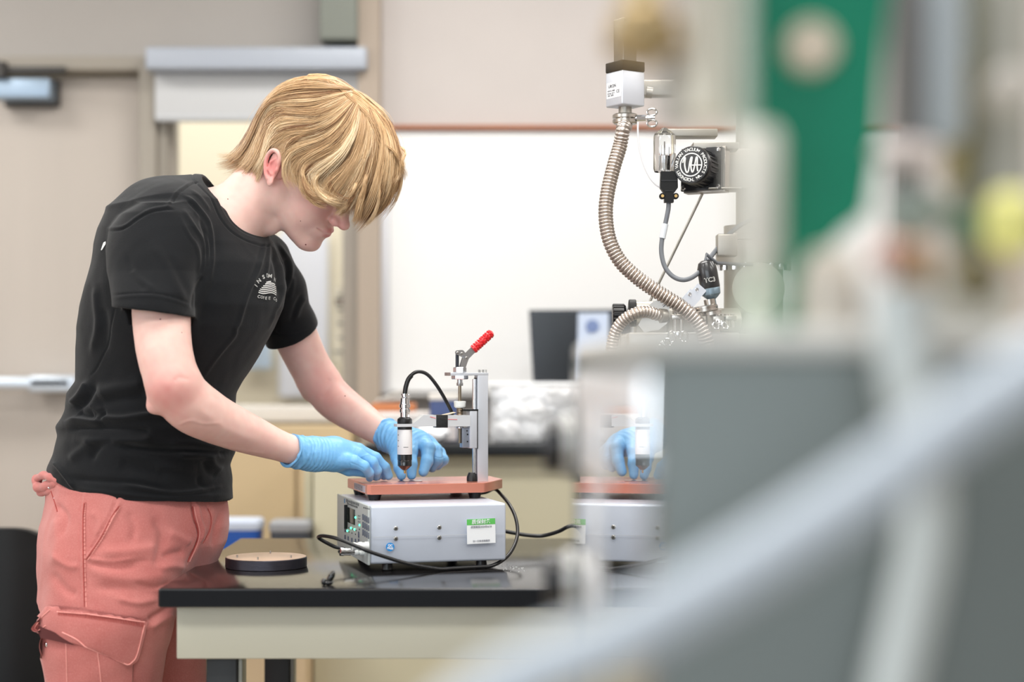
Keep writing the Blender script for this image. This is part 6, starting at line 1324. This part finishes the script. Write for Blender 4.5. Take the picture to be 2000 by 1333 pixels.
for x in (.06, KW-.06):
    for y in (.06, KD-.06): MB().cyl(kM @ Vector((x-.02, y, .05)), kM @ Vector((x+.02, y, .05)), .05, n=28).build('castor', M_dark, kb_); kbox(x-.02, x+.02, y-.02, y+.02, .095, .121).build('castor_fork', M_steel, kb_)
# pale trim plate and knob flush on the side; hinges with dark knobs on the rear frame
xs = lambda y_: (kM @ Vector((0, y_-KY, 0))).x
def gz(y, Y): return CZ-(y-HOR)*Y/FPX
kbox(-.0042, -.0012, .26, .53, gz(930, 1.32), gz(742, 1.32), .001).build('side_trim', mat('handle_pale', (232, 234, 236), .3, .2), kb_)
kbox(-.0040, -.0012, .37, .41, gz(1105, 1.31), gz(955, 1.31), .001).build('side_strip', mat('handle_pale', (0, 0, 0)), kb_)
b = MB(); c = kM @ Vector((-.003, .385, gz(1138, 1.3))); b.sphere(c, .018, 20, (.25, 1.6, 1.2)); b.build('side_boss', mat('handle_pale', (0, 0, 0)), kb_)
kbox(-.0046, -.0012, .004, KD-.06, ktop-.040, ktop-.012, .001).build('side_top_trim', mat('handle_pale', (0, 0, 0)), kb_)
ry_ = KY+KD+.02
for y in (868, 1135):
    a = P(1112, y, ry_); MB().cyl(P(1098, y, ry_), P(1124, y, ry_), .030, n=28, bev=.003).build('hinge_disc', mat('latch_grey', (176, 176, 174), .35, .5), kb_)
    MB().cyl(P(1062, y, ry_), P(1098, y, ry_), .025, n=24, bev=.003).build('hinge_knob', M_blk, kb_)
    MB().cyl(P(1124, y, ry_), (xs(ry_)+.03, ry_, a.z), .012, n=20).build('hinge_stem', M_ssd, kb_)
MB().box(((P(1140, 0, ry_).x), ry_, gz(850, ry_)), (.012, .03, S(150, ry_)), None, .002).build('rear_strip', mat('latch_brown', (112, 100, 92), .5, .3), kb_)
kbox(.0, .03, KD, KD+.035, .12, ktop).build('rear_frame', M_kg, kb_)
# two pale hoses crossing in front of the cabinet
M_hose = mat('hose_blue_grey', (184, 194, 204), .45); M_hose2 = mat('hose_pale', (196, 204, 204), .4)
hp = [(860, 1440, .70), (1010, 1330, .70), (1180, 1262, .70), (1330, 1182, .70), (1480, 1094, .70), (1620, 1004, .70), (1740, 922, .70), (1860, 830, .70), (2000, 738, .70), (2140, 650, .70)]
t = MB().tube(spline([G(*p) for p in hp], 8), S(66, .7), 24).build('thick_hose', M_hose); tag(t, 'thick pale blue-grey hose crossing diagonally before the grey cabinet', 'hose')
hp = [(1752, 560, .86), (1764, 680, .86), (1780, 780, .86), (1798, 870, .87), (1808, 960, .88), (1804, 1070, .88), (1780, 1190, .88), (1748, 1330, .88), (1725, 1460, .88)]
t = MB().tube(spline([G(*p) for p in hp], 8), S(54, .87), 24).build('curved_hose', M_hose2); tag(t, 'pale hose curving down the front of the grey cabinet to the frame bottom', 'hose')
# pumping station on top of the cabinet: column, green guard, brass valves, dishes
tz = ktop+.012
def rest(o): return o
def ctag(o, l, c): return tag(o, l, c)
def up(x, Y): return Vector((S(x-1000, Y), Y, tz))
YG = 1.0
# green guard plate with a round opening over a pale disc
gp = [(1420, -60), (1745, -60), (1722, 150), (1712, 300), (1694, 420), (1640, 460), (1612, 500), (1592, 580), (1540, 600), (1524, 480), (1512, 330), (1480, 240), (1440, 120)]
q0 = Vector((0, YG, 0)); nn = Vector((0, -1, 0)); M_green = mat('green_enamel', (0, 124, 94), .5, spec=.3)
gt = thing('green_guard', 'bright green guard plate standing behind the blurred fittings', 'guard', up(1600, YG))
b = MB(); n = len(gp); vv = [G(x, y, YG) for x, y in gp]; b.add(vv+[v+Vector((0, .012, 0)) for v in vv], [tuple(range(n-1, -1, -1)), tuple(range(n, 2*n))]+[(i, (i+1) % n, (i+1) % n+n, i+n) for i in range(n)]); b.build('plate', M_green, gt)
MB().lathe([(.0005, 0), (S(50, YG), 0), (S(50, YG), .010), (S(44, YG), .014), (.0005, .014)], G(1580, 96, YG), (0, -1, 0), 36).build('round_boss', mat('boss_pale', (210, 196, 176), .4), gt)
MB().box((G(1566, 0, YG).x, YG+.006, (tz+G(0, 580, YG).z)/2), (.022, .011, G(0, 580, YG).z-tz), None, .001).build('post', M_green, gt)
M_pale = mat('enamel_pale', (214, 212, 202), .4); M_brass = mat('old_brass', (164, 140, 100), .35, .8); M_taupe = mat('taupe_metal', (140, 130, 120), .4, .5)
# pale cylinder left of the green plate and its stem
ct_ = thing('pale_cylinder', 'white enamelled cylinder on a stem left of the green guard', 'cylinder', up(1478, .95))
MB().lathe([(S(34, .95), G(0, 520, .95).z), (S(46, .95), G(0, 500, .95).z), (S(46, .95), G(0, 270, .95).z), (S(36, .95), G(0, 250, .95).z)], (up(1480, .95).x, .95, 0), n=36).build('barrel', M_pale, ct_)
MB().lathe([(S(40, .95), tz), (S(40, .95), tz+.012), (S(26, .95), tz+.014), (S(26, .95), G(0, 519, .95).z)], (up(1480, .95).x, .95, 0), n=36).build('stem', mat('pale_green_grey', (192, 202, 184), .4), ct_)
MB().lathe([(S(20, .95), G(0, 251, .95).z), (S(20, .95), G(0, -60, .95).z)], (up(1452, .95).x, .95, 0), n=30).build('upper_pipe', mat('grey_green', (176, 188, 176), .4), ct_)
# hanging manifold upper left: olive and brown fittings on a pale pipe
mf = thing('valve_manifold', 'tan and brown valve manifold hanging at the top, out of focus', 'manifold', G(1380, -120, 1.0))
MB().cyl(G(1384, -160, 1.0), G(1384, 240, 1.0), S(50, 1.0), n=36, bev=.004).build('pipe', mat('manifold_pale', (206, 200, 184), .35, .2), mf)
MB().sphere(G(1256, 60, .98), S(66, .98), 24, (1, 1, 1.1)).build('valve_body', mat('valve_tan', (166, 144, 104), .35, .6), mf)
MB().cyl(G(1186, 92, .98), G(1330, 76, .98), S(26, .98), n=28).build('side_branch', M_brass, mf)
MB().cyl(G(1256, 40, .98), G(1256, -160, .98), S(40, .98), n=28).build('riser', mat('riser_sand', (204, 184, 146), .4), mf)
MB().cyl(G(1310, 120, 1.01), G(1324, 250, 1.01), S(30, 1.01), n=24).build('drop_leg', mat('drop_grey', (160, 156, 148), .4, .3), mf)
MB().box(G(1330, -130, 1.0), (.12, .06, .03), None, .004).build('mount_bar', M_taupe, mf)
# right side: grey posts, jars, yellow cap, brown fitting, dish
ps = thing('grey_post', 'dark grey upright post right of the green guard', 'post', up(1760, 1.02))
MB().box((up(1766, 1.02).x, 1.02, (tz+G(0, -80, 1.02).z)/2), (S(50, 1.02), .03, G(0, -80, 1.02).z-tz), None, .003).build('upright', mat('post_grey', (108, 106, 104), .5), ps)
MB().sphere(G(1790, 410, 1.0), S(60, 1.0), 24, (1.1, .5, .8)).build('gauge_head', mat('gauge_sage', (136, 146, 138), .4), ps)
MB().box((up(1836, 1.03).x, 1.03, G(0, 40, 1.03).z), (S(84, 1.03), .03, S(480, 1.03)), None, .004).build('side_plate', mat('plate_blue_grey', (166, 174, 178), .45), ps)
MB().sphere(G(1770, 300, 1.0), S(46, 1.0), 24, (1.5, 1, .62)).build('clamp_head', mat('pink_grey', (206, 194, 190), .4), ps)
rs = thing('support_frame', 'beige and grey support frame at the upper right corner', 'frame', up(1960, 1.08))
MB().box((up(1960, 1.08).x, 1.08, (tz+G(0, -60, 1.08).z)/2), (S(90, 1.08), .03, G(0, -60, 1.08).z-tz), None, .004).build('panel', mat('panel_stone', (160, 158, 148), .5, var=.04), rs)
MB().cyl(G(1878, 120, 1.05), G(1866, 360, 1.05), S(24, 1.05), n=20).build('olive_rod', mat('olive_metal', (140, 128, 84), .4, .4), rs)
MB().box(G(1890, 240, 1.07), (S(60, 1.07), .02, S(560, 1.07)), None, .003).build('cross_panel', mat('olive_grey', (122, 122, 104), .5), rs)
MB().cyl(G(1950, 196, 1.0), G(1950, 176, 1.0)+Vector((0, -.03, 0)), S(36, 1.0), n=28, bev=.003).build('round_knob', mat('knob_stone', (186, 180, 172), .4), rs)
MB().cyl(G(1850, 440, 1.0), G(2040, 452, 1.0), S(30, 1.0), n=24).build('green_pipe', mat('dark_green_pipe', (84, 112, 92), .4), rs)
yc = thing('yellow_bottle', 'pale yellow capped bottle at the right edge, out of focus', 'bottle', up(1974, .97))
MB().lathe([(S(40, .97), tz), (S(40, .97), G(0, 520, .97).z), (S(22, .97), G(0, 496, .97).z)], (up(1974, .97).x, .97, 0), n=30).build('bottle_body', mat('bottle_peach', (206, 186, 170), .4), yc)
MB().lathe([(S(30, .97), G(0, 500, .97).z), (S(52, .97), G(0, 470, .97).z), (S(52, .97), G(0, 400, .97).z), (S(30, .97), G(0, 372, .97).z)], (up(1974, .97).x, .97, 0), n=30).build('bottle_cap', mat('yellow_cap', (222, 218, 130), .4), yc)
fb = thing('brown_fitting', 'brown valve fitting standing under the green guard', 'fitting', up(1790, .94))
MB().lathe([(S(34, .94), tz), (S(34, .94), tz+.012), (S(22, .94), tz+.02), (S(26, .94), G(0, 580, .94).z), (S(48, .94), G(0, 560, .94).z), (S(40, .94), G(0, 490, .94).z), (S(16, .94), G(0, 470, .94).z)], (up(1782, .94).x, .94, 0), n=30).build('fitting_body', mat('fitting_brown', (150, 118, 74), .4, .3), fb)
MB().sphere(G(1740, 500, .93), S(40, .93), 20).build('fitting_ball', mat('rosy_metal', (184, 150, 140), .35, .4), fb)
wb2 = thing('white_dome', 'whitish domed housing below the green guard', 'dome', up(1610, .96))
MB().lathe([(S(62, .96), tz), (S(64, .96), G(0, 580, .96).z), (S(54, .96), G(0, 520, .96).z), (S(34, .96), G(0, 490, .96).z), (.001, G(0, 482, .96).z)], (up(1622, .96).x, .96, 0), n=40).build('dome', mat('dome_rose', (196, 188, 176), .4), wb2)
ds = thing('steel_dish', 'white dish with a dark oval mouth at the right, out of focus', 'dish', up(1930, .9))
MB().lathe([(S(100, .9), tz+.0005), (S(120, .9), tz+.01), (S(128, .9), G(0, 530, .9).z), (S(118, .9), G(0, 528, .9).z), (S(112, .9), tz+.012), (.001, tz+.012)], (up(1930, .9).x, .96, 0), n=48).build('bowl', mat('bowl_cream', (220, 218, 208), .4), ds)
MB().lathe([(S(30, .9), 0), (S(56, .9), .004), (S(40, .9), .012)], G(1900, 545, .83), (0, -1, .2), 30).build('dark_mouth', mat('mouth_olive', (104, 96, 66), .5), ds)
